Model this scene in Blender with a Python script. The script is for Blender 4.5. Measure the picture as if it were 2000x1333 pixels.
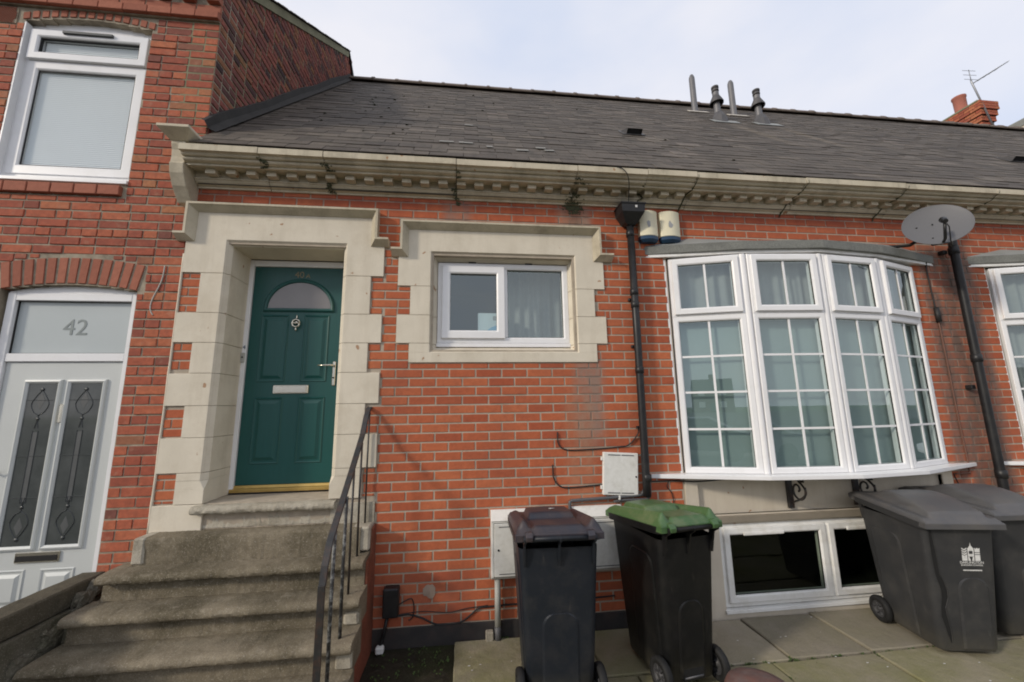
import bpy, math, random
import numpy as np
from mathutils import Vector, Matrix, noise
R = math.radians
random.seed(7)
for o in list(bpy.data.objects): bpy.data.objects.remove(o)
S = bpy.context.scene
C = S.collection

# ------------------------------------------------------------------ camera
CAM = (0.49, -3.42, -0.41)
cd = bpy.data.cameras.new('camera'); cam = bpy.data.objects.new('camera', cd); C.objects.link(cam)
cam.location = CAM; cam.rotation_euler = (R(99.57), R(0.87), R(-6.44))
cd.sensor_width = 36; cd.lens = 769/2000*36; cd.clip_start = 0.05; cd.clip_end = 2000
S.camera = cam
MC = cam.rotation_euler.to_matrix().transposed()
def pj(p):
    c = MC @ (Vector(p)-Vector(CAM))
    if c.z > -0.05: return (1e6, 1e6, 1e6)
    return (1000+769*c.x/-c.z, 666.5-769*c.y/-c.z, -c.z)
# ------------------------------------------------------------------ world, sun, exposure
W = bpy.data.worlds.new('World'); S.world = W; W.use_nodes = True
wn = W.node_tree; N = wn.nodes; L = wn.links
bg = N['Background']; bg.inputs['Strength'].default_value = 0.10
sky = N.new('ShaderNodeTexSky'); sky.sky_type = 'NISHITA'; sky.sun_disc = False
sky.sun_elevation = R(25); sky.sun_rotation = R(243); sky.air_density = 1.0; sky.dust_density = 1.5; sky.ozone_density = 2.0
tc = N.new('ShaderNodeTexCoord')
mp = N.new('ShaderNodeMapping'); mp.inputs['Scale'].default_value = (1.0, 1.0, 2.2); L.new(tc.outputs['Generated'], mp.inputs['Vector'])
nz = N.new('ShaderNodeTexNoise'); nz.inputs['Scale'].default_value = 1.5; nz.inputs['Detail'].default_value = 5; nz.inputs['Roughness'].default_value = 0.5
L.new(mp.outputs['Vector'], nz.inputs['Vector'])
rp = N.new('ShaderNodeValToRGB'); rp.color_ramp.elements[0].position = 0.36; rp.color_ramp.elements[0].color = (7.1, 7.7, 9.2, 1)
rp.color_ramp.elements[1].position = 0.58; rp.color_ramp.elements[1].color = (9.0, 9.0, 9.6, 1)
L.new(nz.outputs['Fac'], rp.inputs['Fac'])
cm = N.new('ShaderNodeMix'); cm.data_type = 'RGBA'; cm.inputs['Factor'].default_value = 0.88   # thin bright cloud over most of the blue
L.new(sky.outputs['Color'], cm.inputs['A']); L.new(rp.outputs['Color'], cm.inputs['B'])
L.new(cm.outputs['Result'], bg.inputs['Color'])
sd = bpy.data.lights.new('sun', 'SUN'); sd.energy = 2.2; sd.angle = R(6); sd.color = (1.0, 0.90, 0.76)
sun = bpy.data.objects.new('sun', sd); C.objects.link(sun)
sun.rotation_euler = Vector((1.95, 1.0, -1.0)).to_track_quat('-Z', 'Y').to_euler()
S.view_settings.view_transform = 'Standard'; S.view_settings.look = 'None'
S.view_settings.exposure = 0.10; S.view_settings.gamma = 1.0; S.view_settings.use_curve_mapping = False
S.render.engine = 'CYCLES'; S.cycles.pixel_filter_type = 'BLACKMAN_HARRIS'; S.cycles.filter_width = 1.9

# ------------------------------------------------------------------ materials
def nt_new(name):
    m = bpy.data.materials.new(name); m.use_nodes = True
    return m, m.node_tree, m.node_tree.nodes['Principled BSDF']
def rgb(c): return (c[0], c[1], c[2], 1)
class G:
    """little node-graph helper"""
    def __init__(s, nt): s.nt = nt; s.pos = None
    def P(s):
        if s.pos is None:
            g = s.nt.nodes.new('ShaderNodeNewGeometry'); s.geo = g; s.pos = g.outputs['Position']
        return s.pos
    def noise(s, scale, detail=4, rough=0.55, stretch=None, vec=None):
        n = s.nt.nodes.new('ShaderNodeTexNoise'); n.inputs['Scale'].default_value = scale
        n.inputs['Detail'].default_value = detail; n.inputs['Roughness'].default_value = rough
        v = vec or s.P()
        if stretch:
            m = s.nt.nodes.new('ShaderNodeMapping'); m.inputs['Scale'].default_value = stretch
            s.nt.links.new(v, m.inputs['Vector']); v = m.outputs['Vector']
        s.nt.links.new(v, n.inputs['Vector']); return n.outputs['Fac']
    def ramp(s, fac, stops):
        r = s.nt.nodes.new('ShaderNodeValToRGB'); e = r.color_ramp.elements
        while len(e) < len(stops): e.new(0.5)
        for i, (p, c) in enumerate(stops):
            e[i].position = p; e[i].color = rgb(c) if not isinstance(c, (int, float)) else (c, c, c, 1)
        s.nt.links.new(fac, r.inputs['Fac']); return r.outputs['Color']
    def mix(s, fac, a, b, mode='MIX'):
        m = s.nt.nodes.new('ShaderNodeMix'); m.data_type = 'RGBA'; m.blend_type = mode
        for k, v in (('Factor', fac), ('A', a), ('B', b)):
            if isinstance(v, (int, float)): m.inputs[k].default_value = v
            elif isinstance(v, tuple): m.inputs[k].default_value = rgb(v)
            else: s.nt.links.new(v, m.inputs[k])
        return m.outputs['Result']
    def math(s, op, a, b=None, c=None, clamp=False):
        m = s.nt.nodes.new('ShaderNodeMath'); m.operation = op; m.use_clamp = clamp
        for i, v in enumerate((a, b, c)):
            if v is None: continue
            if isinstance(v, (int, float)): m.inputs[i].default_value = v
            else: s.nt.links.new(v, m.inputs[i])
        return m.outputs[0]
    def xyz(s):
        if not hasattr(s, '_x'):
            m = s.nt.nodes.new('ShaderNodeSeparateXYZ'); s.nt.links.new(s.P(), m.inputs[0]); s._x = m.outputs
        return s._x
    def band(s, v, a, b, soft):
        """1 inside [a,b], soft edges"""
        lo = s.math('DIVIDE', s.math('SUBTRACT', v, a), soft, clamp=True)
        hi = s.math('DIVIDE', s.math('SUBTRACT', b, v), soft, clamp=True)
        return s.math('MULTIPLY', lo, hi)
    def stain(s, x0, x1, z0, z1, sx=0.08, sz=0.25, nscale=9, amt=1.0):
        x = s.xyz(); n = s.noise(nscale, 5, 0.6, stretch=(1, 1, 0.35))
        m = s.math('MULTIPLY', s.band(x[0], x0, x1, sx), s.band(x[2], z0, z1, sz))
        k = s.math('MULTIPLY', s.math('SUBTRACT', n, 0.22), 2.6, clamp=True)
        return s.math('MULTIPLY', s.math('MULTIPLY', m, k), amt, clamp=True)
    def bump(s, h, strength, dist, bsdf, prev=None):
        b = s.nt.nodes.new('ShaderNodeBump'); b.inputs['Strength'].default_value = strength; b.inputs['Distance'].default_value = dist
        s.nt.links.new(h, b.inputs['Height'])
        if prev: s.nt.links.new(prev, b.inputs['Normal'])
        s.nt.links.new(b.outputs['Normal'], bsdf.inputs['Normal']); return b.outputs['Normal']
def simple(name, c1, c2=None, scale=8, rough=0.6, bump=0.0, bscale=60, metal=0.0, spec=None, dirt=None, dscale=3, damt=0.5, bdist=0.003, stretch=None):
    m, nt, b = nt_new(name); g = G(nt)
    c2 = c2 or tuple(x*0.8 for x in c1)
    col = g.mix(g.ramp(g.noise(scale, 5, stretch=stretch), [(0.3, 0), (0.7, 1)]), c1, c2)
    if dirt:
        d = g.ramp(g.noise(dscale, 7, 0.7), [(0.48, 0), (0.72, 1)])
        col = g.mix(g.math('MULTIPLY', d, damt), col, dirt)
    if 'bin_plastic' in name:
        sc = g.ramp(g.noise(26, 6, 0.7, stretch=(1.0, 1.0, 0.25)), [(0.62, 0), (0.74, 1)])
        col = g.mix(g.math('MULTIPLY', sc, 0.5), col, dirt)
        z = g.xyz()[2]; low = g.math('MULTIPLY', g.band(z, -2.3, -1.98, 0.2), g.noise(20, 5)); col = g.mix(low, col, (0.10, 0.09, 0.065))
    nt.links.new(col, b.inputs['Base Color'])
    b.inputs['Roughness'].default_value = rough; b.inputs['Metallic'].default_value = metal
    if spec is not None: b.inputs['Specular IOR Level'].default_value = spec
    if bump: g.bump(g.noise(bscale, 4), bump, bdist, b)
    return m
def brick_mat(name, stops, island, stain_shades=(), rough=0.85, bump=0.35, bscale=110, mott=0.35, bdist=0.004, fleck=None):
    m, nt, b = nt_new(name); g = G(nt); g.P()
    if island: r = g.geo.outputs['Random Per Island']
    else:
        oi = nt.nodes.new('ShaderNodeObjectInfo'); r = oi.outputs['Random']
    col = g.ramp(r, stops)
    n = g.noise(22, 5, 0.65)
    col = g.mix(g.math('MULTIPLY', g.ramp(n, [(0.35, 0), (0.75, 1)]), mott), col, tuple(0.55*x for x in stops[0][1]), 'MIX')
    if fleck: col = g.mix(g.math('MULTIPLY', g.ramp(g.noise(9, 6, 0.7), [(0.55, 0), (0.75, 1)]), 0.55), col, fleck)
    if stain_shades: col = g.mix(g.math('MULTIPLY', g.ramp(g.noise(1.1, 8, 0.75), [(0.46, 0), (0.68, 1)]), 0.55), col, (0.24, 0.08, 0.05))
    for (x0, x1, z0, z1, c, amt) in stain_shades:
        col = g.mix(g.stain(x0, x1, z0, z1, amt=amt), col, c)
    nt.links.new(col, b.inputs['Base Color']); b.inputs['Roughness'].default_value = rough
    b.inputs['Specular IOR Level'].default_value = 0.25
    nr = g.bump(g.noise(bscale, 3, 0.6), bump, bdist, b)
    g.bump(g.noise(30, 4, 0.6), 0.5, 0.006, b, nr)
    return m
DK = (0.055, 0.05, 0.035)
STAIN_SHADE40 = [(0.24, 0.56, 1.05, 1.9, (0.27, 0.20, 0.16), 1.0), (0.32, 0.46, 1.33, 1.9, (0.07, 0.07, 0.045), 0.9), (1.30, 1.70, 1.0, 1.9, (0.30, 0.26, 0.20), 1.0), (1.38, 1.60, 1.18, 1.9, (0.06, 0.06, 0.04), 1.0),
        (1.40, 1.74, -0.85, 0.15, (0.27, 0.19, 0.15), 0.9), (1.30, 1.62, -1.5, -0.2, (0.40, 0.23, 0.14), 0.45),
        (5.12, 5.86, -2.3, 1.35, (0.15, 0.105, 0.085), 0.95), (-1.9, 14, 1.22, 1.9, (0.27, 0.065, 0.04), 0.75), (-1.9, -0.25, 1.3, 1.6, (0.33, 0.12, 0.07), 0.4),  # last two entries deepen the red up towards the cornice
        (-0.3, 0.55, -2.2, -1.55, (0.26, 0.09, 0.06), 0.45)]  # paints the stair's cast shadow into the wall colour beside the steps
B40 = [(0.0, (0.37, 0.092, 0.044)), (0.25, (0.43, 0.115, 0.052)), (0.7, (0.47, 0.132, 0.058)), (1.0, (0.51, 0.155, 0.068))]
B42 = [(0.0, (0.20, 0.078, 0.060)), (0.08, (0.29, 0.085, 0.055)), (0.35, (0.38, 0.100, 0.058)), (0.68, (0.44, 0.125, 0.066)), (0.9, (0.48, 0.150, 0.075)), (0.96, (0.42, 0.18, 0.085)), (1.0, (0.24, 0.10, 0.07))]
BGA = [(0.0, (0.07, 0.042, 0.042)), (0.16, (0.17, 0.075, 0.065)), (0.4, (0.28, 0.092, 0.072)), (0.8, (0.33, 0.105, 0.075)), (1.0, (0.31, 0.15, 0.07))]
M = {}
M['brick40'] = brick_mat('red_facing_brick', B40, False, STAIN_SHADE40)
M['brick40s'] = brick_mat('red_facing_brick_joined', B40, True, STAIN_SHADE40)
M['brick42'] = brick_mat('old_red_brick', B42, False, mott=0.5, fleck=(0.42, 0.24, 0.16))
M['brick42s'] = brick_mat('old_red_brick_joined', B42, True, mott=0.5, fleck=(0.42, 0.24, 0.16))
M['brickg'] = brick_mat('weathered_gable_brick', BGA, False, mott=0.6)
M['brickgs'] = brick_mat('weathered_gable_brick_joined', BGA, True, mott=0.6)
M['archbrick'] = brick_mat('arch_brick', [(0, (0.31, 0.11, 0.07)), (1, (0.40, 0.15, 0.095))], False, mott=0.35)
def stained_mortar():
    m, nt, b = nt_new('grey_mortar'); g = G(nt)
    col = g.mix(g.ramp(g.noise(14, 5), [(0.3, 0), (0.7, 1)]), (0.45, 0.385, 0.30), (0.35, 0.30, 0.235))
    col = g.mix(g.math('MULTIPLY', g.ramp(g.noise(2.2, 7, 0.7), [(0.48, 0), (0.72, 1)]), 0.55), col, (0.20, 0.17, 0.13))
    for (x0, x1, z0, z1, c, amt) in STAIN_SHADE40: col = g.mix(g.stain(x0, x1, z0, z1, amt=amt), col, tuple(v*0.6+.03 for v in c))
    nt.links.new(col, b.inputs['Base Color']); b.inputs['Roughness'].default_value = 0.95
    g.bump(g.noise(160, 4), 0.5, 0.003, b); return m
M['mortar40'] = stained_mortar()
M['mortar42'] = simple('sandy_mortar', (0.38, 0.33, 0.25), (0.24, 0.20, 0.145), 12, 0.95, 0.6, 140, dirt=(0.08, 0.07, 0.055), dscale=3, damt=0.6)
M['mortarg'] = simple('mossy_mortar', (0.25, 0.24, 0.15), (0.17, 0.165, 0.10), 6, 0.95, 0.6, 140)
def painted_stone(name, c1, c2, dirt, streak):
    m, nt, b = nt_new(name); g = G(nt)
    col = g.mix(g.ramp(g.noise(3, 5), [(0.35, 0), (0.7, 1)]), c1, c2)
    s1 = g.ramp(g.noise(7, 7, 0.7, stretch=(1, 1, 0.12)), [(0.5, 0), (0.78, 1)])
    col = g.mix(g.math('MULTIPLY', s1, streak), col, dirt)
    s2 = g.ramp(g.noise(38, 5, 0.8), [(0.68, 0), (0.74, 1)])
    col = g.mix(g.math('MULTIPLY', s2, 0.55), col, tuple(0.5*x for x in dirt))
    s3 = g.ramp(g.noise(13, 2, 0.4), [(0.74, 0), (0.76, 1)]); col = g.mix(g.math('MULTIPLY', s3, 0.75), col, (0.30, 0.13, 0.04))
    s4 = g.ramp(g.noise(1.7, 8, 0.78), [(0.5, 0), (0.62, 1)]); col = g.mix(g.math('MULTIPLY', s4, streak*0.7), col, tuple(1.15*x for x in dirt))
    nt.links.new(col, b.inputs['Base Color']); b.inputs['Roughness'].default_value = 0.75
    b.inputs['Specular IOR Level'].default_value = 0.3
    g.bump(g.math('ADD', g.noise(90, 4), g.math('MULTIPLY', g.noise(14, 4), 2.0)), 0.35, 0.003, b)
    return m
M['cream'] = painted_stone('cream_painted_stone', (0.68, 0.62, 0.505), (0.60, 0.545, 0.44), (0.38, 0.32, 0.23), 0.36)
M['creamd'] = painted_stone('weathered_cream_cornice_stone', (0.58, 0.52, 0.40), (0.47, 0.42, 0.31), (0.20, 0.17, 0.12), 0.55)
M['render'] = painted_stone('cream_painted_render', (0.62, 0.56, 0.46), (0.55, 0.49, 0.40), (0.35, 0.28, 0.19), 0.3)
M['joint'] = simple('stone_joint_dark', (0.12, 0.11, 0.085), (0.06, 0.06, 0.05), 10, 0.95)
M['moss'] = simple('black_green_algae_stain', (0.045, 0.045, 0.028), (0.07, 0.075, 0.035), 30, 0.95, 0.5, 90)
M['greystone'] = simple('grey_granite_render', (0.235, 0.24, 0.215), (0.125, 0.13, 0.12), 120, 0.85, 0.5, 200, dirt=(0.07, 0.07, 0.065), dscale=5, damt=0.5)
M['lead'] = simple('grey_lead_flashing', (0.27, 0.28, 0.27), (0.20, 0.21, 0.20), 6, 0.6, 0.1, 20)
M['upvc'] = simple('white_window_plastic', (0.80, 0.80, 0.80), (0.76, 0.76, 0.765), 3, 0.32, dirt=(0.60, 0.58, 0.54), dscale=5, damt=0.25)
M['ledge'] = simple('bare_brown_stone', (0.26, 0.225, 0.175), (0.20, 0.175, 0.135), 5, 0.9, 0.4, 80)
M['upvcd'] = simple('grubby_white_window_plastic', (0.80, 0.80, 0.78), (0.76, 0.755, 0.725), 3, 0.4, dirt=(0.42, 0.38, 0.30), dscale=6, damt=0.4)
M['gasket'] = simple('black_rubber_seal', (0.02, 0.02, 0.02), None, 3, 0.7)
M['paledoor'] = simple('pale_grey_door_skin', (0.55, 0.57, 0.55), (0.52, 0.54, 0.525), 3, 0.38, 0.12, 240)
def green_door():
    m, nt, b = nt_new('dark_green_woodgrain_door'); g = G(nt)
    gr = g.noise(60, 6, 0.65, stretch=(1, 1, 0.06))
    col = g.mix(gr, (0.004, 0.058, 0.052), (0.007, 0.082, 0.073))
    nt.links.new(col, b.inputs['Base Color']); b.inputs['Roughness'].default_value = 0.42
    g.bump(gr, 0.25, 0.002, b); return m
M['green'] = green_door()
M['brass'] = simple('worn_brass', (0.52, 0.36, 0.12), (0.42, 0.28, 0.08), 12, 0.42, metal=0.6)
M['brassn'] = simple('tarnished_brass_figures', (0.30, 0.24, 0.13), (0.12, 0.11, 0.07), 60, 0.5, metal=0.4)
M['chrome'] = simple('polished_nickel', (0.72, 0.68, 0.58), (0.62, 0.58, 0.48), 8, 0.22, metal=0.9)
M['blackpl'] = simple('black_plastic_pipe', (0.010, 0.0105, 0.012), (0.017, 0.017, 0.018), 6, 0.42, spec=0.35, dirt=(0.05, 0.047, 0.04), dscale=9, damt=0.35)
M['cable'] = simple('black_cable', (0.015, 0.015, 0.015), None, 6, 0.6)
M['brcable'] = simple('brown_cable', (0.16, 0.075, 0.05), None, 6, 0.6)
M['greypipe'] = simple('pale_grey_plastic_pipe', (0.42, 0.42, 0.38), (0.36, 0.36, 0.33), 8, 0.5)
M['dgrey'] = simple('dark_grey_plastic', (0.10, 0.10, 0.105), None, 8, 0.5)
M['meter'] = simple('white_meter_box_plastic', (0.74, 0.73, 0.69), (0.68, 0.67, 0.62), 30, 0.6, 0.2, 90, dirt=(0.42, 0.40, 0.33), dscale=14, damt=0.4)
M['alarm'] = simple('cream_alarm_plastic', (0.73, 0.68, 0.50), (0.68, 0.63, 0.46), 5, 0.45)
M['blue'] = simple('dark_blue_plastic', (0.01, 0.045, 0.10), None, 5, 0.4)
M['print'] = simple('faded_grey_print', (0.36, 0.37, 0.38), None, 40, 0.6)
M['dish'] = simple('dark_grey_perforated_steel', (0.10, 0.10, 0.105), (0.12, 0.12, 0.125), 200, 0.55, 0.1, 300)
M['binA'] = simple('navy_black_bin_plastic', (0.010, 0.0135, 0.019), (0.014, 0.017, 0.023), 5, 0.45, 0.15, 160, spec=0.3, dirt=(0.06, 0.055, 0.05), dscale=6, damt=0.3)
M['binAl'] = simple('navy_lid_bleached_brown', (0.020, 0.025, 0.038), (0.045, 0.031, 0.033), 6, 0.45, 0.15, 160, dirt=(0.11, 0.085, 0.07), dscale=6, damt=0.4)
M['binB'] = simple('black_bin_plastic', (0.0055, 0.006, 0.006), (0.009, 0.009, 0.0095), 5, 0.42, 0.15, 160, spec=0.28, dirt=(0.045, 0.04, 0.035), dscale=6, damt=0.25)
M['binBl'] = simple('dusty_green_lid_plastic', (0.045, 0.105, 0.036), (0.065, 0.13, 0.048), 4, 0.4, 0.1, 160, dirt=(0.22, 0.22, 0.13), dscale=7, damt=0.5)
M['binC'] = simple('charcoal_bin_plastic', (0.030, 0.031, 0.033), (0.037, 0.037, 0.038), 5, 0.5, 0.35, 420, spec=0.35, dirt=(0.10, 0.095, 0.085), dscale=5, damt=0.3)
M['binCl'] = simple('charcoal_lid_plastic', (0.068, 0.068, 0.072), (0.085, 0.083, 0.083), 5, 0.42, 0.2, 420, dirt=(0.14, 0.12, 0.10), dscale=4, damt=0.4)
M['tyre'] = simple('black_rubber_tyre', (0.010, 0.010, 0.010), (0.018, 0.018, 0.018), 20, 0.7, spec=0.3)
M['hub'] = simple('grey_plastic_hub', (0.05, 0.05, 0.053), None, 20, 0.5)
M['whiteprint'] = simple('white_printed_sticker', (0.72, 0.72, 0.70), (0.55, 0.55, 0.53), 60, 0.6)
M['black'] = simple('flat_black', (0.006, 0.006, 0.006), None, 5, 0.8)
M['iron'] = simple('black_painted_iron', (0.018, 0.018, 0.018), (0.03, 0.03, 0.03), 20, 0.42, 0.3, 90, dirt=(0.10, 0.045, 0.022), dscale=16, damt=0.6)
M['ironw'] = simple('black_iron_flaking_to_white', (0.02, 0.02, 0.02), (0.03, 0.03, 0.03), 20, 0.5, 0.4, 90, dirt=(0.45, 0.46, 0.44), dscale=26, damt=0.75)
def concrete(name, c1, c2, moss, mossamt, light, bump=0.7, flag=0.0):
    m, nt, b = nt_new(name); g = G(nt)
    col = g.mix(g.ramp(g.noise(5, 7, 0.7), [(0.3, 0), (0.7, 1)]), c1, c2)
    col = g.mix(g.math('MULTIPLY', g.ramp(g.noise(2.2, 6, 0.65), [(0.42, 0), (0.66, 1)]), mossamt), col, moss)
    sp = g.ramp(g.noise(120, 3, 0.7), [(0.56, 0), (0.66, 1)]); col = g.mix(g.math('MULTIPLY', sp, 0.35 if flag else 0.55), col, light)
    if not flag:   # worn pale patches and dark pits of old stone
        col = g.mix(g.math('MULTIPLY', g.ramp(g.noise(9, 8, 0.75), [(0.55, 0), (0.68, 1)]), 0.5), col, tuple(0.6*a_+0.4*b_ for a_, b_ in zip(c1, light)))
        col = g.mix(g.math('MULTIPLY', g.ramp(g.noise(42, 5, 0.75), [(0.30, 1), (0.40, 0)]), 0.7), col, tuple(0.25*x for x in c1))
    sd_ = g.ramp(g.noise(150, 3, 0.7), [(0.36, 1), (0.44, 0)]); col = g.mix(g.math('MULTIPLY', sd_, 0.5), col, tuple(0.35*x for x in c1))
    if flag:
        oi = nt.nodes.new('ShaderNodeObjectInfo')
        col = g.mix(1.0, col, g.ramp(oi.outputs['Random'], [(0, 1-flag), (1, 1+0.0)]), 'MULTIPLY')
    nt.links.new(col, b.inputs['Base Color']); b.inputs['Roughness'].default_value = 0.92; b.inputs['Specular IOR Level'].default_value = 0.2
    n1 = g.bump(g.noise(150, 4, 0.7), bump, 0.004, b); g.bump(g.noise(18, 5, 0.6), 0.6, 0.012, b, n1)
    return m
M['step'] = concrete('weathered_sandstone_step', (0.275, 0.235, 0.168), (0.165, 0.138, 0.096), (0.06, 0.05, 0.028), 0.75, (0.42, 0.38, 0.31), 0.9)
M['stepp'] = concrete('step_with_flaking_cream_paint', (0.44, 0.40, 0.32), (0.20, 0.175, 0.13), (0.56, 0.52, 0.43), 0.75, (0.5, 0.47, 0.4))
M['coping'] = concrete('dark_weathered_coping_stone', (0.12, 0.105, 0.075), (0.06, 0.054, 0.04), (0.035, 0.033, 0.022), 0.6, (0.2, 0.18, 0.14))
M['rubble'] = concrete('rough_grey_rendered_rubble', (0.17, 0.155, 0.125), (0.09, 0.08, 0.062), (0.06, 0.06, 0.03), 0.6, (0.30, 0.28, 0.23), 0.9)
M['slab'] = concrete('paving_slab', (0.34, 0.30, 0.235), (0.27, 0.24, 0.185), (0.24, 0.22, 0.13), 0.5, (0.32, 0.30, 0.24), 0.4, 0.22)
M['slabg'] = concrete('green_tinged_paving_slab', (0.31, 0.275, 0.195), (0.245, 0.22, 0.15), (0.20, 0.195, 0.085), 0.8, (0.30, 0.28, 0.2), 0.4, 0.12)
M['soil'] = concrete('damp_soil', (0.035, 0.03, 0.02), (0.02, 0.017, 0.012), (0.03, 0.038, 0.012), 0.8, (0.07, 0.065, 0.05), 1.0)
M['asphalt'] = concrete('asphalt', (0.10, 0.10, 0.10), (0.085, 0.085, 0.085), (0.11, 0.11, 0.105), 0.5, (0.10, 0.10, 0.10), 0.5)
M['kerb'] = concrete('kerb_stone', (0.22, 0.21, 0.19), (0.17, 0.16, 0.145), (0.1, 0.1, 0.08), 0.4, (0.35, 0.33, 0.3))
M['grass'] = simple('rough_grass', (0.05, 0.085, 0.02), (0.07, 0.10, 0.03), 20, 0.9)
M['redside'] = concrete('red_painted_stair_side', (0.27, 0.085, 0.05), (0.19, 0.065, 0.04), (0.11, 0.055, 0.035), 0.7, (0.33, 0.14, 0.09), 0.8)
M['plinth'] = simple('black_tarred_plinth', (0.022, 0.021, 0.022), (0.04, 0.035, 0.033), 7, 0.8, 0.6, 40, dirt=(0.10, 0.05, 0.04), dscale=5, damt=0.4)
def slate_mat(name, island):
    m, nt, b = nt_new(name); g = G(nt); g.P()
    if island: r = g.geo.outputs['Random Per Island']
    else: r = nt.nodes.new('ShaderNodeObjectInfo').outputs['Random']
    col = g.ramp(r, [(0.0, (0.062, 0.051, 0.043)), (0.5, (0.083, 0.069, 0.057)), (0.9, (0.103, 0.086, 0.070)), (0.97, (0.14, 0.118, 0.095)), (1.0, (0.15, 0.125, 0.105))])
    col = g.mix(g.math('MULTIPLY', g.ramp(g.noise(1.3, 7, 0.7), [(0.45, 0), (0.7, 1)]), 0.5), col, (0.135, 0.112, 0.090))
    col = g.mix(g.math('MULTIPLY', g.ramp(g.noise(3.5, 8, 0.8, stretch=(1.5, .5, .5)), [(0.5, 0), (0.62, 1)]), 0.55), col, (0.045, 0.040, 0.033))
    col = g.mix(g.math('MULTIPLY', g.ramp(g.noise(60, 4, 0.7), [(0.62, 0), (0.7, 1)]), 0.35), col, (0.19, 0.175, 0.14))
    col = g.mix(g.math('MULTIPLY', g.ramp(g.noise(17, 6, 0.7), [(0.5, 0), (0.7, 1)]), 0.4), col, (0.045, 0.045, 0.033))
    for (x0, x1) in ((4.75, 5.05), (5.6, 5.9)):   # rain-washed trails below the flues run down the slope
        x = g.xyz(); dz = g.math('SUBTRACT', 4.35, x[2])
        mk = g.math('MULTIPLY', g.band(x[0], x0, x1, 0.12), g.band(x[2], 2.9, 4.4, 0.5))
        col = g.mix(g.math('MULTIPLY', mk, 0.4), col, (0.20, 0.165, 0.12))
    nt.links.new(col, b.inputs['Base Color']); b.inputs['Roughness'].default_value = 0.78; b.inputs['Specular IOR Level'].default_value = 0.3
    g.bump(g.noise(45, 5, 0.6), 0.4, 0.004, b); return m
M['slate'] = slate_mat('purple_grey_slate', False); M['slates'] = slate_mat('purple_grey_slate_joined', True)
M['under'] = simple('roof_underlay', (0.03, 0.027, 0.026), None, 5, 0.9)
M['ridge'] = simple('ridge_tile_clay', (0.12, 0.09, 0.075), (0.16, 0.13, 0.10), 8, 0.85, 0.4, 60)
M['felt'] = simple('black_felt_flashing', (0.022, 0.020, 0.018), (0.034, 0.031, 0.027), 8, 0.85, 0.6, 60)
M['galv'] = simple('dull_galvanised_flue', (0.17, 0.165, 0.17), (0.13, 0.13, 0.135), 8, 0.5, metal=0.2)
M['flue'] = simple('dark_flue_plastic', (0.06, 0.06, 0.065), (0.09, 0.085, 0.085), 8, 0.6)
M['whitefl'] = simple('pale_flashing', (0.52, 0.48, 0.42), None, 8, 0.7)
M['curtain'] = simple('pale_grey_net_curtain', (0.30, 0.31, 0.31), (0.26, 0.27, 0.27), 8, 0.9)
M['blind'] = simple('pale_blind_slats', (0.80, 0.83, 0.84), (0.77, 0.80, 0.81), 3, 0.6)
M['frost'] = simple('frosted_white_glazing', (0.46, 0.50, 0.50), (0.42, 0.46, 0.46), 2, 0.25)
M['frostd'] = simple('obscured_grey_glazing', (0.20, 0.19, 0.19), (0.23, 0.22, 0.22), 4, 0.15, 0.3, 90)
M['etch'] = simple('etched_grey_figures', (0.20, 0.235, 0.235), None, 30, 0.5)
M['leadglass'] = simple('dark_leaded_glass', (0.045, 0.052, 0.05), (0.085, 0.092, 0.09), 5, 0.06)
M['came'] = simple('lead_came', (0.05, 0.055, 0.055), None, 10, 0.4)
M['frostg'] = simple('grey_frosted_motif', (0.085, 0.09, 0.09), None, 10, 0.5)
M['film'] = simple('pale_teal_blind_fabric', (0.30, 0.365, 0.36), (0.27, 0.335, 0.33), 2, 0.8)
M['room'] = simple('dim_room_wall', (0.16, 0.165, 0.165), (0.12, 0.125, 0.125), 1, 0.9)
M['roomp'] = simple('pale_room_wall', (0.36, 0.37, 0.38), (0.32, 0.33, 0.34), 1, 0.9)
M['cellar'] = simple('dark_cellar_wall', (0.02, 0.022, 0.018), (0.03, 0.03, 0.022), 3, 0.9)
M['carton'] = simple('white_cardboard', (0.66, 0.74, 0.76), (0.60, 0.70, 0.73), 6, 0.6)
M['cartonb'] = simple('sky_blue_print', (0.12, 0.36, 0.62), (0.25, 0.5, 0.72), 3, 0.5)
M['rustdome'] = simple('weathered_red_brown_cast_cap', (0.15, 0.07, 0.055), (0.10, 0.065, 0.06), 14, 0.65, 0.6, 60, dirt=(0.22, 0.18, 0.16), dscale=10, damt=0.4)
M['weed'] = simple('small_green_weed', (0.04, 0.075, 0.015), (0.06, 0.10, 0.02), 30, 0.8)
M['litter'] = simple('white_litter', (0.7, 0.7, 0.68), None, 30, 0.8)
M['alu'] = simple('aerial_aluminium', (0.35, 0.36, 0.38), None, 8, 0.4, metal=0.5)
M['pot'] = simple('terracotta_pot', (0.36, 0.12, 0.08), (0.28, 0.10, 0.07), 9, 0.8)
M['oppb'] = simple('distant_house_brick', (0.16, 0.085, 0.06), (0.12, 0.07, 0.05), 3, 0.9)
M['oppr'] = simple('distant_slate_roof', (0.06, 0.058, 0.06), None, 3, 0.8)
M['carw'] = simple('car_paint_silver', (0.42, 0.43, 0.45), None, 2, 0.25, metal=0.4)
M['card'] = simple('car_paint_dark', (0.03, 0.035, 0.05), None, 2, 0.2)
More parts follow.
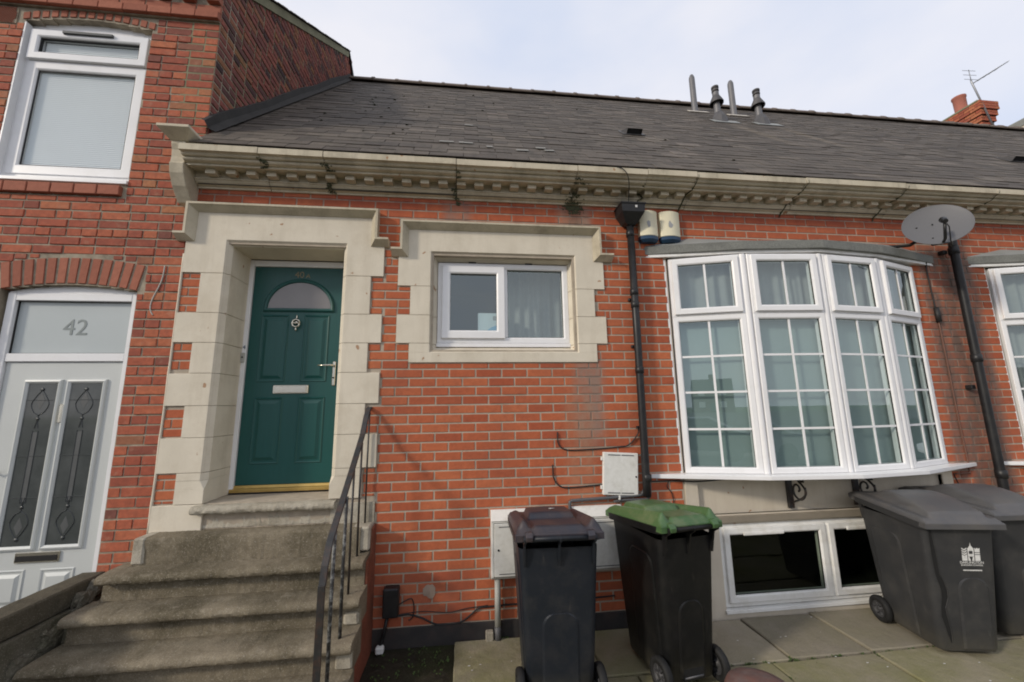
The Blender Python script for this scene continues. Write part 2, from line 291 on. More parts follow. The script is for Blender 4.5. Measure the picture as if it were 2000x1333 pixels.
def glass_mat(name, tint, base=0.10, rough=0.0):
    m = bpy.data.materials.new(name); m.use_nodes = True; nt = m.node_tree; nt.nodes.clear()
    o = nt.nodes.new('ShaderNodeOutputMaterial'); mx = nt.nodes.new('ShaderNodeMixShader')
    t = nt.nodes.new('ShaderNodeBsdfTransparent'); t.inputs['Color'].default_value = rgb(tint)
    gl = nt.nodes.new('ShaderNodeBsdfGlossy'); gl.inputs['Roughness'].default_value = rough; gl.inputs['Color'].default_value = (0.86, 0.95, 0.94, 1)
    lw = nt.nodes.new('ShaderNodeLayerWeight'); lw.inputs['Blend'].default_value = 0.5
    g = G(nt); f = g.math('ADD', g.math('MULTIPLY', g.math('POWER', lw.outputs['Facing'], 5.0), 0.85), base, clamp=True)
    nt.links.new(f, mx.inputs[0]); nt.links.new(t.outputs[0], mx.inputs[1]); nt.links.new(gl.outputs[0], mx.inputs[2])
    nt.links.new(mx.outputs[0], o.inputs[0]); return m
M['glass'] = glass_mat('double_glazed_glass', (0.80, 0.87, 0.86), 0.165)
M['glassc'] = glass_mat('clear_window_glass', (0.97, 0.98, 0.98), 0.14)
M['glassd'] = glass_mat('cellar_window_glass', (0.5, 0.55, 0.5), 0.03)

# ------------------------------------------------------------------ mesh builder
class MB:
    def __init__(s, T=None): s.v = []; s.f = []; s.T = T; s.sm = set()
    def add(s, vs, fs, smooth=False):
        n = len(s.v)
        if s.T is not None: vs = [tuple(s.T @ Vector(p)) for p in vs]
        s.v += [tuple(p) for p in vs]
        for f in fs:
            if smooth: s.sm.add(len(s.f))
            s.f.append(tuple(i+n for i in f))
        return s
    def box(s, x0, x1, y0, y1, z0, z1, ch=0.0):
        if ch <= 0:
            vs = [(x, y, z) for x in (x0, x1) for y in (y0, y1) for z in (z0, z1)]
            s.add(vs, [(0, 1, 3, 2), (4, 6, 7, 5), (0, 4, 5, 1), (2, 3, 7, 6), (0, 2, 6, 4), (1, 5, 7, 3)]); return s
        c = ch   # chamfer every edge
        import itertools
        vs = []; idx = {}
        for sx, sy, sz in itertools.product((0, 1), repeat=3):
            X = (x0, x1)[sx]; Y = (y0, y1)[sy]; Z = (z0, z1)[sz]
            dx = c*(1 if sx == 0 else -1); dy = c*(1 if sy == 0 else -1); dz = c*(1 if sz == 0 else -1)
            idx[(sx, sy, sz, 'x')] = len(vs); vs.append((X, Y+dy, Z+dz))
            idx[(sx, sy, sz, 'y')] = len(vs); vs.append((X+dx, Y, Z+dz))
            idx[(sx, sy, sz, 'z')] = len(vs); vs.append((X+dx, Y+dy, Z))
        fs = []
        for a in (0, 1):
            q = [(0, 0), (0, 1), (1, 1), (1, 0)]
            fs.append([idx[(a, p, r, 'x')] for p, r in q]); fs.append([idx[(p, a, r, 'y')] for p, r in q]); fs.append([idx[(p, r, a, 'z')] for p, r in q])
        for a in (0, 1):
            for b_ in (0, 1):
                fs.append([idx[(a, b_, 0, 'x')], idx[(a, b_, 1, 'x')], idx[(a, b_, 1, 'y')], idx[(a, b_, 0, 'y')]])
                fs.append([idx[(a, 0, b_, 'x')], idx[(a, 1, b_, 'x')], idx[(a, 1, b_, 'z')], idx[(a, 0, b_, 'z')]])
                fs.append([idx[(0, a, b_, 'y')], idx[(1, a, b_, 'y')], idx[(1, a, b_, 'z')], idx[(0, a, b_, 'z')]])
        for k in itertools.product((0, 1), repeat=3): fs.append([idx[k+('x',)], idx[k+('y',)], idx[k+('z',)]])
        s.add(vs, fs); return s
    def extr(s, prof, x0, x1, axis='x', nseg=1, jit=0.0, seed=0, scale=9, smooth=False, dist=None):
        """extrude closed 2-D profile along an axis; prof = (a,b) in the other two axes; optional noise"""
        n = len(prof); vs = []; xs = [x0+(x1-x0)*i/nseg for i in range(nseg+1)]
        for x in xs:
            for (a, b) in prof:
                p = {'x': (x, a, b), 'y': (a, x, b), 'z': (a, b, x)}[axis]
                if jit:
                    q = Vector(p)*scale+Vector((seed*7.3, seed*3.1, 0)); w = noise.noise_vector(q)+0.5*noise.noise_vector(q*2.7)
                    p = (p[0]+(0 if 0 else w.x*jit*0.4), p[1]+w.y*jit, p[2]+w.z*jit*0.8)
                vs.append(p)
        fs = []
        for i in range(nseg):
            for j in range(n):
                k = (j+1) % n; fs.append((i*n+j, i*n+k, (i+1)*n+k, (i+1)*n+j))
        s.add(vs, fs, smooth); n0 = len(s.v)-len(vs)
        s.f.append(tuple(n0+j for j in range(n))[::-1]); s.f.append(tuple(n0+nseg*n+j for j in range(n)))
        return s
    def tube(s, pts, r, n=8, smooth=True, caps=True):
        pts = [Vector(p) for p in pts]; vs = []; rr = r if isinstance(r, (list, tuple)) else [r]*len(pts)
        up = None
        for i, p in enumerate(pts):
            d = (pts[min(i+1, len(pts)-1)]-pts[max(i-1, 0)]).normalized()
            if up is None: up = Vector((0, 0, 1)) if abs(d.z) < 0.9 else Vector((1, 0, 0))
            a = d.cross(up).normalized(); up = a.cross(d).normalized()
            for k in range(n):
                t = 2*math.pi*k/n; vs.append(p+(a*math.cos(t)+up*math.sin(t))*rr[i])
        fs = [(i*n+k, i*n+(k+1) % n, (i+1)*n+(k+1) % n, (i+1)*n+k) for i in range(len(pts)-1) for k in range(n)]
        s.add(vs, fs, smooth)
        if caps:
            n0 = len(s.v)-len(vs); s.f.append(tuple(n0+k for k in range(n))[::-1]); s.f.append(tuple(n0+(len(pts)-1)*n+k for k in range(n)))
        return s
    def lathe(s, prof, c, axis='z', n=20, smooth=True, closed=False):
        vs = []; c = Vector(c)
        for (r, h) in prof:
            for k in range(n):
                t = 2*math.pi*k/n; a, b = r*math.cos(t), r*math.sin(t)
                vs.append(c+Vector({'z': (a, b, h), 'x': (h, a, b), 'y': (a, h, b)}[axis]))
        m = len(prof); rng = range(m) if closed else range(m-1)
        fs = [(i*n+k, i*n+(k+1) % n, ((i+1) % m)*n+(k+1) % n, ((i+1) % m)*n+k) for i in rng for k in range(n)]
        s.add(vs, fs, smooth)
        return s
    def ring(s, x0, x1, z0, z1, prof):
        """mitred rectangular frame in the xz plane; prof = closed list of (inset, y)"""
        vs = []; m = len(prof)
        for (u, y) in prof: vs += [(x0+u, y, z0+u), (x1-u, y, z0+u), (x1-u, y, z1-u), (x0+u, y, z1-u)]
        fs = [(i*4+k, i*4+(k+1) % 4, ((i+1) % m)*4+(k+1) % 4, ((i+1) % m)*4+k) for i in range(m) for k in range(4)]
        s.add(vs, fs); return s
    def sweep(s, path, prof):
        """open mitred sweep in xz plane. prof (u to the right of travel, y) closed"""
        P = [Vector((a, b)) for a, b in path]; vs = []; m = len(prof)
        for i, p in enumerate(P):
            d0 = (P[i]-P[i-1]).normalized() if i > 0 else None
            d1 = (P[i+1]-P[i]).normalized() if i < len(P)-1 else None
            d0 = d0 or d1; d1 = d1 or d0
            r0 = Vector((d0.y, -d0.x)); r1 = Vector((d1.y, -d1.x)); b = (r0+r1)/(1+r0.dot(r1))
            for (u, y) in prof: q = p+b*u; vs.append((q.x, y, q.y))
        fs = [(i*m+j, i*m+(j+1) % m, (i+1)*m+(j+1) % m, (i+1)*m+j) for i in range(len(P)-1) for j in range(m)]
        s.add(vs, fs); n0 = len(s.v)-len(vs)
        s.f.append(tuple(n0+j for j in range(m))); s.f.append(tuple(n0+(len(P)-1)*m+j for j in range(m))[::-1]); return s
    def mesh(s, name, m):
        me = bpy.data.meshes.new(name); me.from_pydata(s.v, [], s.f)
        if s.sm:
            sm = s.sm; me.polygons.foreach_set('use_smooth', [i in sm for i in range(len(s.f))])
        import bmesh
        bm = bmesh.new(); bm.from_mesh(me); bmesh.ops.recalc_face_normals(bm, faces=bm.faces); bm.to_mesh(me); bm.free()
        if m is not None: me.materials.append(m if not isinstance(m, str) else M[m])
        me.update(); return me
    def build(s, name, m, parent=None, bevel=0.0, **kw):
        o = bpy.data.objects.new(name, s.mesh(name, m)); C.objects.link(o)
        if bevel:
            b = o.modifiers.new('bevel', 'BEVEL'); b.width = bevel; b.segments = 2; b.limit_method = 'ANGLE'; b.angle_limit = R(40)
        attach(o, parent)
        for k, v in kw.items(): o[k] = v
        return o
def attach(o, parent):
    if parent is None: return
    o.parent = parent
    if parent.type == 'EMPTY' and parent.parent is None: o.matrix_parent_inverse = Matrix.Translation(-parent.location)
def thing(name, label, cat, loc=(0, 0, 0), group=None):
    o = bpy.data.objects.new(name, None); C.objects.link(o); o.location = loc; o.empty_display_size = 0.2
    o['label'] = label; o['category'] = cat
    if group: o['group'] = group
    return o
def tag(o, label, cat, group=None):
    o['label'] = label; o['category'] = cat
    if group: o['group'] = group
    return o
def struct(o): o['kind'] = 'structure'; return o
def kids(o): return [c for c in bpy.data.objects if c.parent is o]
def copy_tree(o, parent=None):
    c = o.copy(); C.objects.link(c); c.parent = parent
    for ch in kids(o): copy_tree(ch, c)
    return c
def text_obj(name, s, size, m, parent, T, depth=0.001, align='CENTER'):
    cu = bpy.data.curves.new(name, 'FONT'); cu.body = s; cu.size = size; cu.extrude = depth; cu.align_x = align; cu.align_y = 'CENTER'
    t = bpy.data.objects.new(name, cu); C.objects.link(t); bpy.context.view_layer.update()
    me = bpy.data.meshes.new_from_object(t.evaluated_get(bpy.context.evaluated_depsgraph_get()))
    bpy.data.objects.remove(t)
    me.transform(T @ Matrix.Rotation(R(90), 4, 'X')); me.materials.clear(); me.materials.append(M[m])
    o = bpy.data.objects.new(name, me); C.objects.link(o); attach(o, parent); return o

GZ = -2.17
CZ = 0.0763          # brick course
# ------------------------------------------------------------------ brick pieces
def unit_brick(name, m, rr=0.04, seed=0):
    """1 x 1 x 1 brick, x,z in -.5...5, front at y=0 going back to y=1; chamfered face"""
    rnd = random.Random(seed); j = lambda a: (rnd.random()-0.5)*a
    cx, cz = 0.015+rr*0.5, 0.045+rr
    f = [(-.5+cx, 0+j(.1), -.5+cz), (.5-cx, 0+j(.1), -.5+cz), (.5-cx, 0+j(.1), .5-cz), (-.5+cx, 0+j(.1), .5-cz)]
    e = [(-.5, .35, -.5), (.5, .35, -.5), (.5, .35, .5), (-.5, .35, .5)]
    b = [(-.5, 1, -.5), (.5, 1, -.5), (.5, 1, .5), (-.5, 1, .5)]
    vs = f+e+b; fs = [(0, 1, 2, 3)]
    for k in range(4):
        n = (k+1) % 4; fs += [(k, 4+k, 4+n, n), (4+k, 8+k, 8+n, 4+n)]
    return vs, fs
def split_row(x0, x1, za, zb, rects):
    """subtract rects from the row; return [(x0,x1,za,zb)]"""
    segs = [(x0, x1, za, zb)]
    for (rx0, rx1, rz0, rz1) in rects:
        out = []
        for (a, b, p, q) in segs:
            if rx1 <= a or rx0 >= b or rz1 <= p+0.004 or rz0 >= q-0.004: out.append((a, b, p, q)); continue
            ov = min(q, rz1)-max(p, rz0)
            if a < rx0: out.append((a, rx0, p, q))
            if b > rx1: out.append((rx1, b, p, q))
            m0, m1 = max(a, rx0), min(b, rx1)
            if rz0 > p+0.02 and rz1 >= q-0.004: out.append((m0, m1, p, rz0-0.004))
            elif rz1 < q-0.02 and rz0 <= p+0.004: out.append((m0, m1, rz1+0.004, q))
        segs = out
    return segs
def lay_bricks(rows, rects, joint=0.010, minh=0.015):
    """rows: list of (za, zb, [x cuts]) -> bricks (cx,cz,w,h)"""
    res = []
    for (za, zb, cuts) in rows:
        for a, b in zip(cuts[:-1], cuts[1:]):
            for (p, q, u, v) in split_row(a, b, za, zb, rects):
                w = q-p-joint; h = v-u-joint
                if w < 0.022 or h < minh: continue
                res.append(((p+q)/2, (u+v)/2, w, h))
    return res
def place_bricks(bricks, parent, mat_one, mat_many, to_world, thick, rr, name='brick', limit=300, jit=0.002, nvar=6, areafn=None, rotfn=None):
    """300 that show largest become objects, the rest one joined part"""
    sc = []
    for i, (cx, cz, w, h) in enumerate(bricks):
        p = to_world(cx, cz, 0); X, Y, D = pj(p)
        ok = -20 < X < 2020 and -20 < Y < 1353 and D < 1e5
        sc.append(((w*h/(D*D) if ok else 0)*(areafn(p) if areafn else 1), i))
    sc.sort(reverse=True); top = set(i for s_, i in sc[:limit] if s_ > 0)
    meshes = []
    for k in range(nvar):
        mb = MB(); vs, fs = unit_brick('b', None, rr, k); mb.add(vs, fs); meshes.append(mb.mesh(name, mat_one))
    mb = MB()
    Rm = None
    for i, (cx, cz, w, h) in enumerate(bricks):
        dy = (random.random()-0.5)*2*jit; k = random.randrange(nvar)
        if i in top:
            o = bpy.data.objects.new(name, meshes[k]); C.objects.link(o); o.parent = parent
            o.location = to_world(cx, cz, dy); o.scale = (w, thick, h)
            if rotfn: o.rotation_euler = rotfn
        else:
            vs, fs = unit_brick('b', None, rr, k)
            if rotfn:
                E_ = Matrix.Rotation(rotfn[2], 4, 'Z'); c0 = to_world(cx, cz, dy)
                vs = [tuple(Vector(c0)+E_ @ Vector((x*w, y*thick, z*h))) for x, y, z in vs]
            else:
                c0 = to_world(cx, cz, dy); vs = [(c0[0]+x*w, c0[1]+y*thick, c0[2]+z*h) for x, y, z in vs]
            mb.add(vs, fs)
    if mb.v: mb.build(name+'work', mat_many, parent, kind='stuff')
def wall_plate(x0, x1, z0, z1, rects, y0, y1, mb=None):
    mb = mb or MB()
    xs = sorted(set([x0, x1]+[v for r in rects for v in r[:2] if x0 < v < x1])); zs = sorted(set([z0, z1]+[v for r in rects for v in r[2:] if z0 < v < z1]))
    nx, nz_ = len(xs)-1, len(zs)-1
    fill = [[not any(r[0] <= (xs[i]+xs[i+1])/2 <= r[1] and r[2] <= (zs[j]+zs[j+1])/2 <= r[3] for r in rects) for j in range(nz_)] for i in range(nx)]
    for i in range(nx):
        for j in range(nz_):
            if not fill[i][j]: continue
            a, b, c, d = xs[i], xs[i+1], zs[j], zs[j+1]
            mb.add([(a, y0, c), (b, y0, c), (b, y0, d), (a, y0, d)], [(0, 1, 2, 3)])
            mb.add([(a, y1, c), (b, y1, c), (b, y1, d), (a, y1, d)], [(3, 2, 1, 0)])
            if i == 0 or not fill[i-1][j]: mb.add([(a, y0, c), (a, y1, c), (a, y1, d), (a, y0, d)], [(0, 1, 2, 3)])
            if i == nx-1 or not fill[i+1][j]: mb.add([(b, y0, c), (b, y1, c), (b, y1, d), (b, y0, d)], [(3, 2, 1, 0)])
            if j == 0 or not fill[i][j-1]: mb.add([(a, y0, c), (a, y1, c), (b, y1, c), (b, y0, c)], [(0, 1, 2, 3)])
            if j == nz_-1 or not fill[i][j+1]: mb.add([(a, y0, d), (a, y1, d), (b, y1, d), (b, y0, d)], [(3, 2, 1, 0)])
    return mb

# ================================================================== SETTING
def ground():
    mb = MB(); mb.add([(-300, -300, GZ-0.35), (300, -300, GZ-0.35), (300, 300, GZ-0.35), (-300, 300, GZ-0.35)], [(0, 1, 2, 3)])
    struct(mb.build('ground', 'grass'))
    mb = MB(); mb.add([(-150, -100, GZ-0.15), (150, -100, GZ-0.15), (150, -5.2, GZ-0.15), (-150, -5.2, GZ-0.15)], [(0, 1, 2, 3)])
    struct(mb.build('road', 'asphalt'))
    mb = MB(); mb.box(-60, 60, -5.35, -5.2, GZ-0.3, GZ-0.02, 0.01); struct(mb.build('kerb', 'kerb'))
    base = MB().box(-60, 60, -5.198, 0.3, GZ-0.3, GZ-0.035).build('pavement', 'soil'); struct(base)
    rows = [(-0.03, -0.575, [0.40, 1.02, 1.41, 2.08, 2.755, 3.385, 4.02, 4.66, 5.3, 5.95, 6.6, 7.2, 7.85, 8.5]),
            (-0.585, -1.19, [-0.19, 0.42, 1.03, 1.62, 1.98, 2.585, 3.385, 3.99, 4.62, 5.25, 5.9, 6.5, 7.1, 7.7, 8.3])]
    y = -1.2
    for k in range(6):
        rows.append((y, y-0.6, [-2.0+0.31*(k % 2)+0.62*i for i in range(18)])); y -= 0.61
    for ri, (ya, yb, cuts) in enumerate(rows):
        for a, b in zip(cuts[:-1], cuts[1:]):
            dz = random.uniform(-0.004, 0.004); tz = random.uniform(-0.004, 0.004)
            mb = MB(); n = 5; g_ = 0.006
            # slab with slightly ragged edge
            x0, x1, y0, y1 = a+g_, b-g_, yb+g_, ya-g_
            loop = [(x0+(x1-x0)*i/n, y0) for i in range(n)]+[(x1, y0+(y1-y0)*i/n) for i in range(n)]+[(x1-(x1-x0)*i/n, y1) for i in range(n)]+[(x0, y1-(y1-y0)*i/n) for i in range(n)]
            loop = [(p+random.uniform(-.003, .003), q+random.uniform(-.003, .003)) for p, q in loop]
            cxx, cyy = (x0+x1)/2, (y0+y1)/2; ins = [(cxx+(p-cxx)*0.975, cyy+(q-cyy)*0.975) for p, q in loop]; m_ = len(loop)
            zz = lambda p: GZ+dz+tz*(p-cxx)/0.3
            vs = [(p, q, zz(p)) for p, q in ins]+[(p, q, zz(p)-0.006) for p, q in loop]+[(p, q, GZ-0.05) for p, q in loop]
            fs = [tuple(range(m_))]+[(i, m_+i, m_+(i+1) % m_, (i+1) % m_) for i in range(m_)]+[(m_+i, 2*m_+i, 2*m_+(i+1) % m_, m_+(i+1) % m_) for i in range(m_)]
            mb.add(vs, fs); mb.build('paving_slab', 'slabg' if (ri > 0 or a < 1.5) else 'slab', base)
    # soil patch at the foot of the wall
    mb = MB(); n = 26
    for i in range(n):
        for j in range(n): pass
    vs = []; x0, x1, y0, y1 = -0.185, 0.398, -0.578, 0.0
    for i in range(n+1):
        for j in range(n+1):
            x = x0+(x1-x0)*i/n; y = y0+(y1-y0)*j/n
            e = min(i, n-i, j, n-j)/3; vs.append((x, y, GZ-0.034+min(1, e)*(0.012+0.014*noise.noise(Vector((x*22, y*22, 1)))+0.007*noise.noise(Vector((x*70, y*70, 1))))))
    mb.add(vs, [(i*(n+1)+j, (i+1)*(n+1)+j, (i+1)*(n+1)+j+1, i*(n+1)+j+1) for i in range(n) for j in range(n)], True)
    o = mb.build('soil', 'soil'); struct(o)
    # weeds in joints, moss tufts on soil
    mb = MB()
    def tuft(x, y, z, r, k):
        for _ in range(k):
            a = random.uniform(0, 6.28); rr = random.uniform(0, r); px, py = x+rr*math.cos(a), y+rr*math.sin(a)
            t = random.uniform(0, 6.28); l = random.uniform(.006, .016); h = random.uniform(.004, .014)
            mb.add([(px, py, z), (px+l*math.cos(t), py+l*math.sin(t), z+h), (px+l*math.cos(t+.9), py+l*math.sin(t+.9), z+h*.8)], [(0, 1, 2)])
    for (x, y, r, k) in [(2.76, -.58, .03, 40), (2.42, -.58, .04, 40), (2.9, -.58, .05, 30), (2.55, -.6, .03, 30), (3.1, -.58, .05, 25), (3.385, -.62, .03, 20), (0.78, -.04, .05, 60), (2.6, -.75, .03, 20)]:
        tuft(x, y, GZ-0.012, r, k)
    for _ in range(34): tuft(random.uniform(-.15, .36), random.uniform(-.5, -.05), GZ-.022, .03, 7)
    for i in range(30): tuft(2.1+random.random()*2.0, -.58+random.uniform(-.004, .004), GZ-.014, .008, 5)
    mb.build('weeds', 'weed', kind='stuff', label='small green weeds and moss growing in the paving joints and soil patch', category='weeds')
    mb = MB()
    for _ in range(46):
        x, y = random.uniform(.5, 4.4), random.uniform(-1.1, -.08); s_ = random.uniform(.004, .011); a = random.uniform(0, 6)
        mb.add([(x+s_*math.cos(a+t), y+s_*.5*math.sin(a+t), GZ+.007) for t in (0, 1.7, 3.1, 4.6)], [(0, 1, 2, 3)])
    mb.build('litter_flecks', 'litter', kind='stuff', label='tiny pale flecks of litter scattered on the paving slabs', category='litter')
ground()

# ================================================================== HOUSE 40A / 40 (long low red brick cottage)
H40 = thing('terraced_cottage', 'low red brick cottage with cream stone door and window surrounds, bay windows and slate roof', 'house', (0, 0, GZ))
PX = -1.865
wl = [(1.06, 0.735), (0.395, 0.146), (-0.103, -0.36), (-0.606, -0.87), (-1.10, -1.32)]
rects40 = [(-1.715, -0.345, -1.32, 1.06), (-1.845, -0.30, 1.02, 1.325), (-1.94, -1.84, 1.0, 1.07), (-0.31, -0.20, 1.0, 1.07)]
for (t, b) in wl: rects40 += [(PX, -1.71, b, t), (-0.35, -0.24, b, t)]
rects40 += [(-0.005, 1.655, -0.02, 1.24), (-0.09, 1.72, 0.95, 1.24), (-0.175, -0.08, 0.91, 0.985), (1.71, 1.84, 0.91, 0.985)]
for (t, b) in [(0.985, 0.656), (0.395, 0.146)]: rects40 += [(-0.115, 0.0, b, t), (1.65, 1.755, b, t)]
for dx in (0, 3.59):
    rects40 += [(2.375+dx, 5.065+dx, -1.02, 1.02), (2.375+dx, 5.075+dx, GZ-0.1, -1.0)]
XR = 14.4
hole40 = [(-1.53, -0.57, -1.10, 1.0), (0.19, 1.46, 0.09, 0.95)]+[r for dx in (0, 3.59) for r in ((2.39+dx, 5.05+dx, -1.0, 0.99), (2.50+dx, 4.965+dx, -1.36, -1.095), (2.655+dx, 4.685+dx, -2.13, -1.435))]
wall40 = wall_plate(PX, XR, GZ-0.1, 1.52, hole40, 0.0005, 0.30).build('front_wall', 'mortar40', H40)
rows = []
B = 0.1125
for r in range(-21, 27):
    zb = -(r+1)*CZ; za = -r*CZ; off = 0 if r % 2 == 0 else B
    k0 = int((PX-off)/0.225)-1; cuts = [off+0.225*k-0.0 for k in range(k0, int(XR/0.225)+1)]
    # real joints drift a little
    cuts = [c+0.005*noise.noise(Vector((c*3.1, r*5.7, 0))) for c in cuts]
    cuts = [c for c in cuts if c > PX+0.02]; cuts = [PX+0.005]+cuts
    rows.append((max(zb, -2.06), min(za, 1.515), cuts))
bricks = lay_bricks(rows, rects40, 0.0115)
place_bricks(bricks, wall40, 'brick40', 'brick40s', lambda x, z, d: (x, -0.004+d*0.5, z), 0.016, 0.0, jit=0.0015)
# small cut slips on the left quoins are already produced by the row splitter
MB().box(-0.24, 2.376, -0.012, 0.004, GZ-0.05, -2.062).build('tarred_plinth', 'plinth', H40, bevel=0.004)
MB().box(5.08, 5.96, -0.012, 0.004, GZ-0.05, -2.062).build('tarred_plinth', 'plinth', H40, bevel=0.004)

# --- stone surrounds
def chamfer_block(mb, x0, x1, z0, z1, y=-0.016, yb=0.05, c=0.004): mb.box(x0, x1, y, yb, z0, z1, c)
def surround_door():
    root = MB().box(-1.50, -0.60, 0.30, 0.31, 0.985, 1.0).build('door_surround', 'cream', H40)
    J = 0.0015
    zs = [1.0, 0.735, 0.395, 0.146, -0.103, -0.36, -0.606, -0.87, -1.10]
    for i in range(len(zs)-1):
        zt, zb = zs[i]-J, zs[i+1]+J; wide = i % 2 == 0
        zt = 1.06 if i == 0 else zt
        for side in (0, 1):
            xo = (PX+0.006 if wide else -1.715) if side == 0 else (-0.24 if wide else -0.345)
            xi = -1.543 if side == 0 else -0.556; sg = 1 if side == 0 else -1
            cs = 0.0 if i == 7 and False else 0.05
            if i == len(zs)-2: zchs = zb+0.17
            # block outline in xy plane extruded in z : front face, chamfer, reveal
            prof = [(xo, -0.016), (xi, -0.016), (xi+sg*0.035, 0.03), (xi+sg*0.035, 0.32), (xo, 0.32)]
            mb = MB()
            if i == len(zs)-2:
                mb.extr(prof, zchs, zt, 'z')
                q = [(xo, -0.016), (xi+sg*0.035, -0.016), (xi+sg*0.035, 0.03), (xi+sg*0.035, 0.32), (xo, 0.32)]
                mb.extr(q, zb, zchs-0.06, 'z')
                vs = [(a, b, zchs-0.06) for a, b in q]+[(a, b, zchs) for a, b in prof]
                mb.add(vs, [(k, (k+1) % 5, 5+(k+1) % 5, 5+k) for k in range(5)])
            else: mb.extr(prof, zb, zt, 'z')
            mb.build('quoin_block', 'cream', root, bevel=0.0025)
    # low plinth blocks beneath
    MB().box(PX+0.006, -1.50, -0.016, 0.3, -1.32, -1.103, 0.003).build('quoin_block', 'cream', root)
    MB().box(-0.57, -0.235, -0.016, 0.3, -1.32, -1.133, 0.003).build('quoin_block', 'stepp', root)
    # lintel with chamfered soffit
    mb = MB(); mb.extr([(-0.0155, 1.325), (-0.0155, 1.032), (0.03, 0.99), (0.32, 0.985), (0.32, 1.325)], -1.845, -0.30, 'x'); mb.build('lintel', 'cream', root, bevel=0.002)
    prof = [(0, 0.0), (0, -0.085), (0.018, -0.085), (0.023, -0.075), (0.034, -0.06), (0.062, -0.022), (0.062, 0.0)]
    mb = MB(); mb.sweep([(-1.925, 1.07), (-1.85, 1.07), (-1.85, 1.335), (-0.293, 1.335), (-0.293, 1.07), (-0.20, 1.07)], prof); mb.build('hood_mould', 'creamd', root)
surround_door()
def surround_window():
    root = MB().box(0.22, 1.44, 0.10, 0.12, 0.925, 0.95).build('window_surround', 'cream', H40)
    J = 0.0015
    zs = [0.985, 0.656, 0.395, 0.146, -0.02]
    for i in range(4):
        zt, zb = zs[i]-J, zs[i+1]+J; wide = i % 2 == 0
        for side in (0, 1):
            xo = (-0.115 if wide else -0.005) if side == 0 else (1.755 if wide else 1.655)
            xi = 0.164 if side == 0 else 1.488; sg = 1 if side == 0 else -1
            if i == 3: zt2 = zt
            prof = [(xo, -0.016), (xi, -0.016), (xi+sg*0.055, 0.10), (xi+sg*0.055, 0.2), (xo, 0.2)]
            z0_ = zb if i < 3 else 0.066
            MB().extr(prof, z0_, zt, 'z').build('quoin_block', 'cream', root, bevel=0.002)
    MB().extr([(-0.0155, -0.02), (-0.0155, 0.066), (0.10, 0.125), (0.2, 0.125), (0.2, -0.02)], -0.005, 1.655, 'x').build('sill', 'cream', root, bevel=0.002)
    MB().extr([(-0.0155, 1.235), (-0.0155, 0.982), (0.10, 0.925), (0.2, 0.925), (0.2, 1.235)], -0.09, 1.72, 'x').build('lintel', 'cream', root, bevel=0.002)
    prof = [(0, 0.0), (0, -0.085), (0.018, -0.085), (0.023, -0.075), (0.034, -0.06), (0.062, -0.022), (0.062, 0.0)]
    MB().sweep([(-0.175, 0.985), (-0.095, 0.985), (-0.095, 1.245), (1.725, 1.245), (1.725, 0.985), (1.84, 0.985)], prof).build('hood_mould', 'creamd', root)
    # black wedges between frame and lintel
    for x in (0.50, 1.03): MB().box(x, x+0.07, 0.085, 0.1, 0.918, 0.928, 0.003).build('frame_packer', 'black', root)
surround_window()

# --- cornice
CP = [(0.004, 1.49), (-.02, 1.49), (-.02, 1.505), (-.03, 1.508), (-.048, 1.516), (-.064, 1.528), (-.073, 1.542), (-.08, 1.543), (-.08, 1.556), (-.07, 1.558), (-.07, 1.615), (-.17, 1.602), (-.19, 1.598), (-.19, 1.616),
      (-.212, 1.617), (-.228, 1.622), (-.236, 1.631), (-.232, 1.641), (-.225, 1.646), (-.25, 1.648), (-.258, 1.655), (-.262, 1.664), (-.268, 1.668), (-.293, 1.669), (-.293, 1.722), (-.10, 1.735), (0.004, 1.735)]
core = MB().box(-1.80, XR, -0.055, 0.1, 1.515, 1.72).build('cornice', 'joint', H40)
jx = [-1.815, -1.22, -0.71, 0.39, 1.47, 2.13, 2.61, 3.72, 4.81, 5.86, 6.93, 8.0, 9.1, 10.2, 11.3, 12.4, 13.4, XR]
for a, b in zip(jx[:-1], jx[1:]):
    dy = random.uniform(-.003, .003); dz = random.uniform(-.003, .003)
    MB().extr([(y+dy, z+dz) for y, z in CP], a+0.003, b-0.003, 'x').build('cornice_stone', 'creamd', core)
dm = MB().box(-0.040, 0.040, -0.083, 0, 0, 0.050, 0.002).mesh('dentil', 'creamd')
for k in range(100):
    x = -1.655+0.1605*k
    if x > XR-0.1: break
    o = bpy.data.objects.new('dentil', dm); C.objects.link(o); o.parent = core; o.location = (x, -0.066, 1.562); o.rotation_euler = (random.uniform(-.02, .02), 0, random.uniform(-.02, .02)); o.scale = (random.uniform(.92, 1.05), random.uniform(.9, 1.02), random.uniform(.93, 1.05))
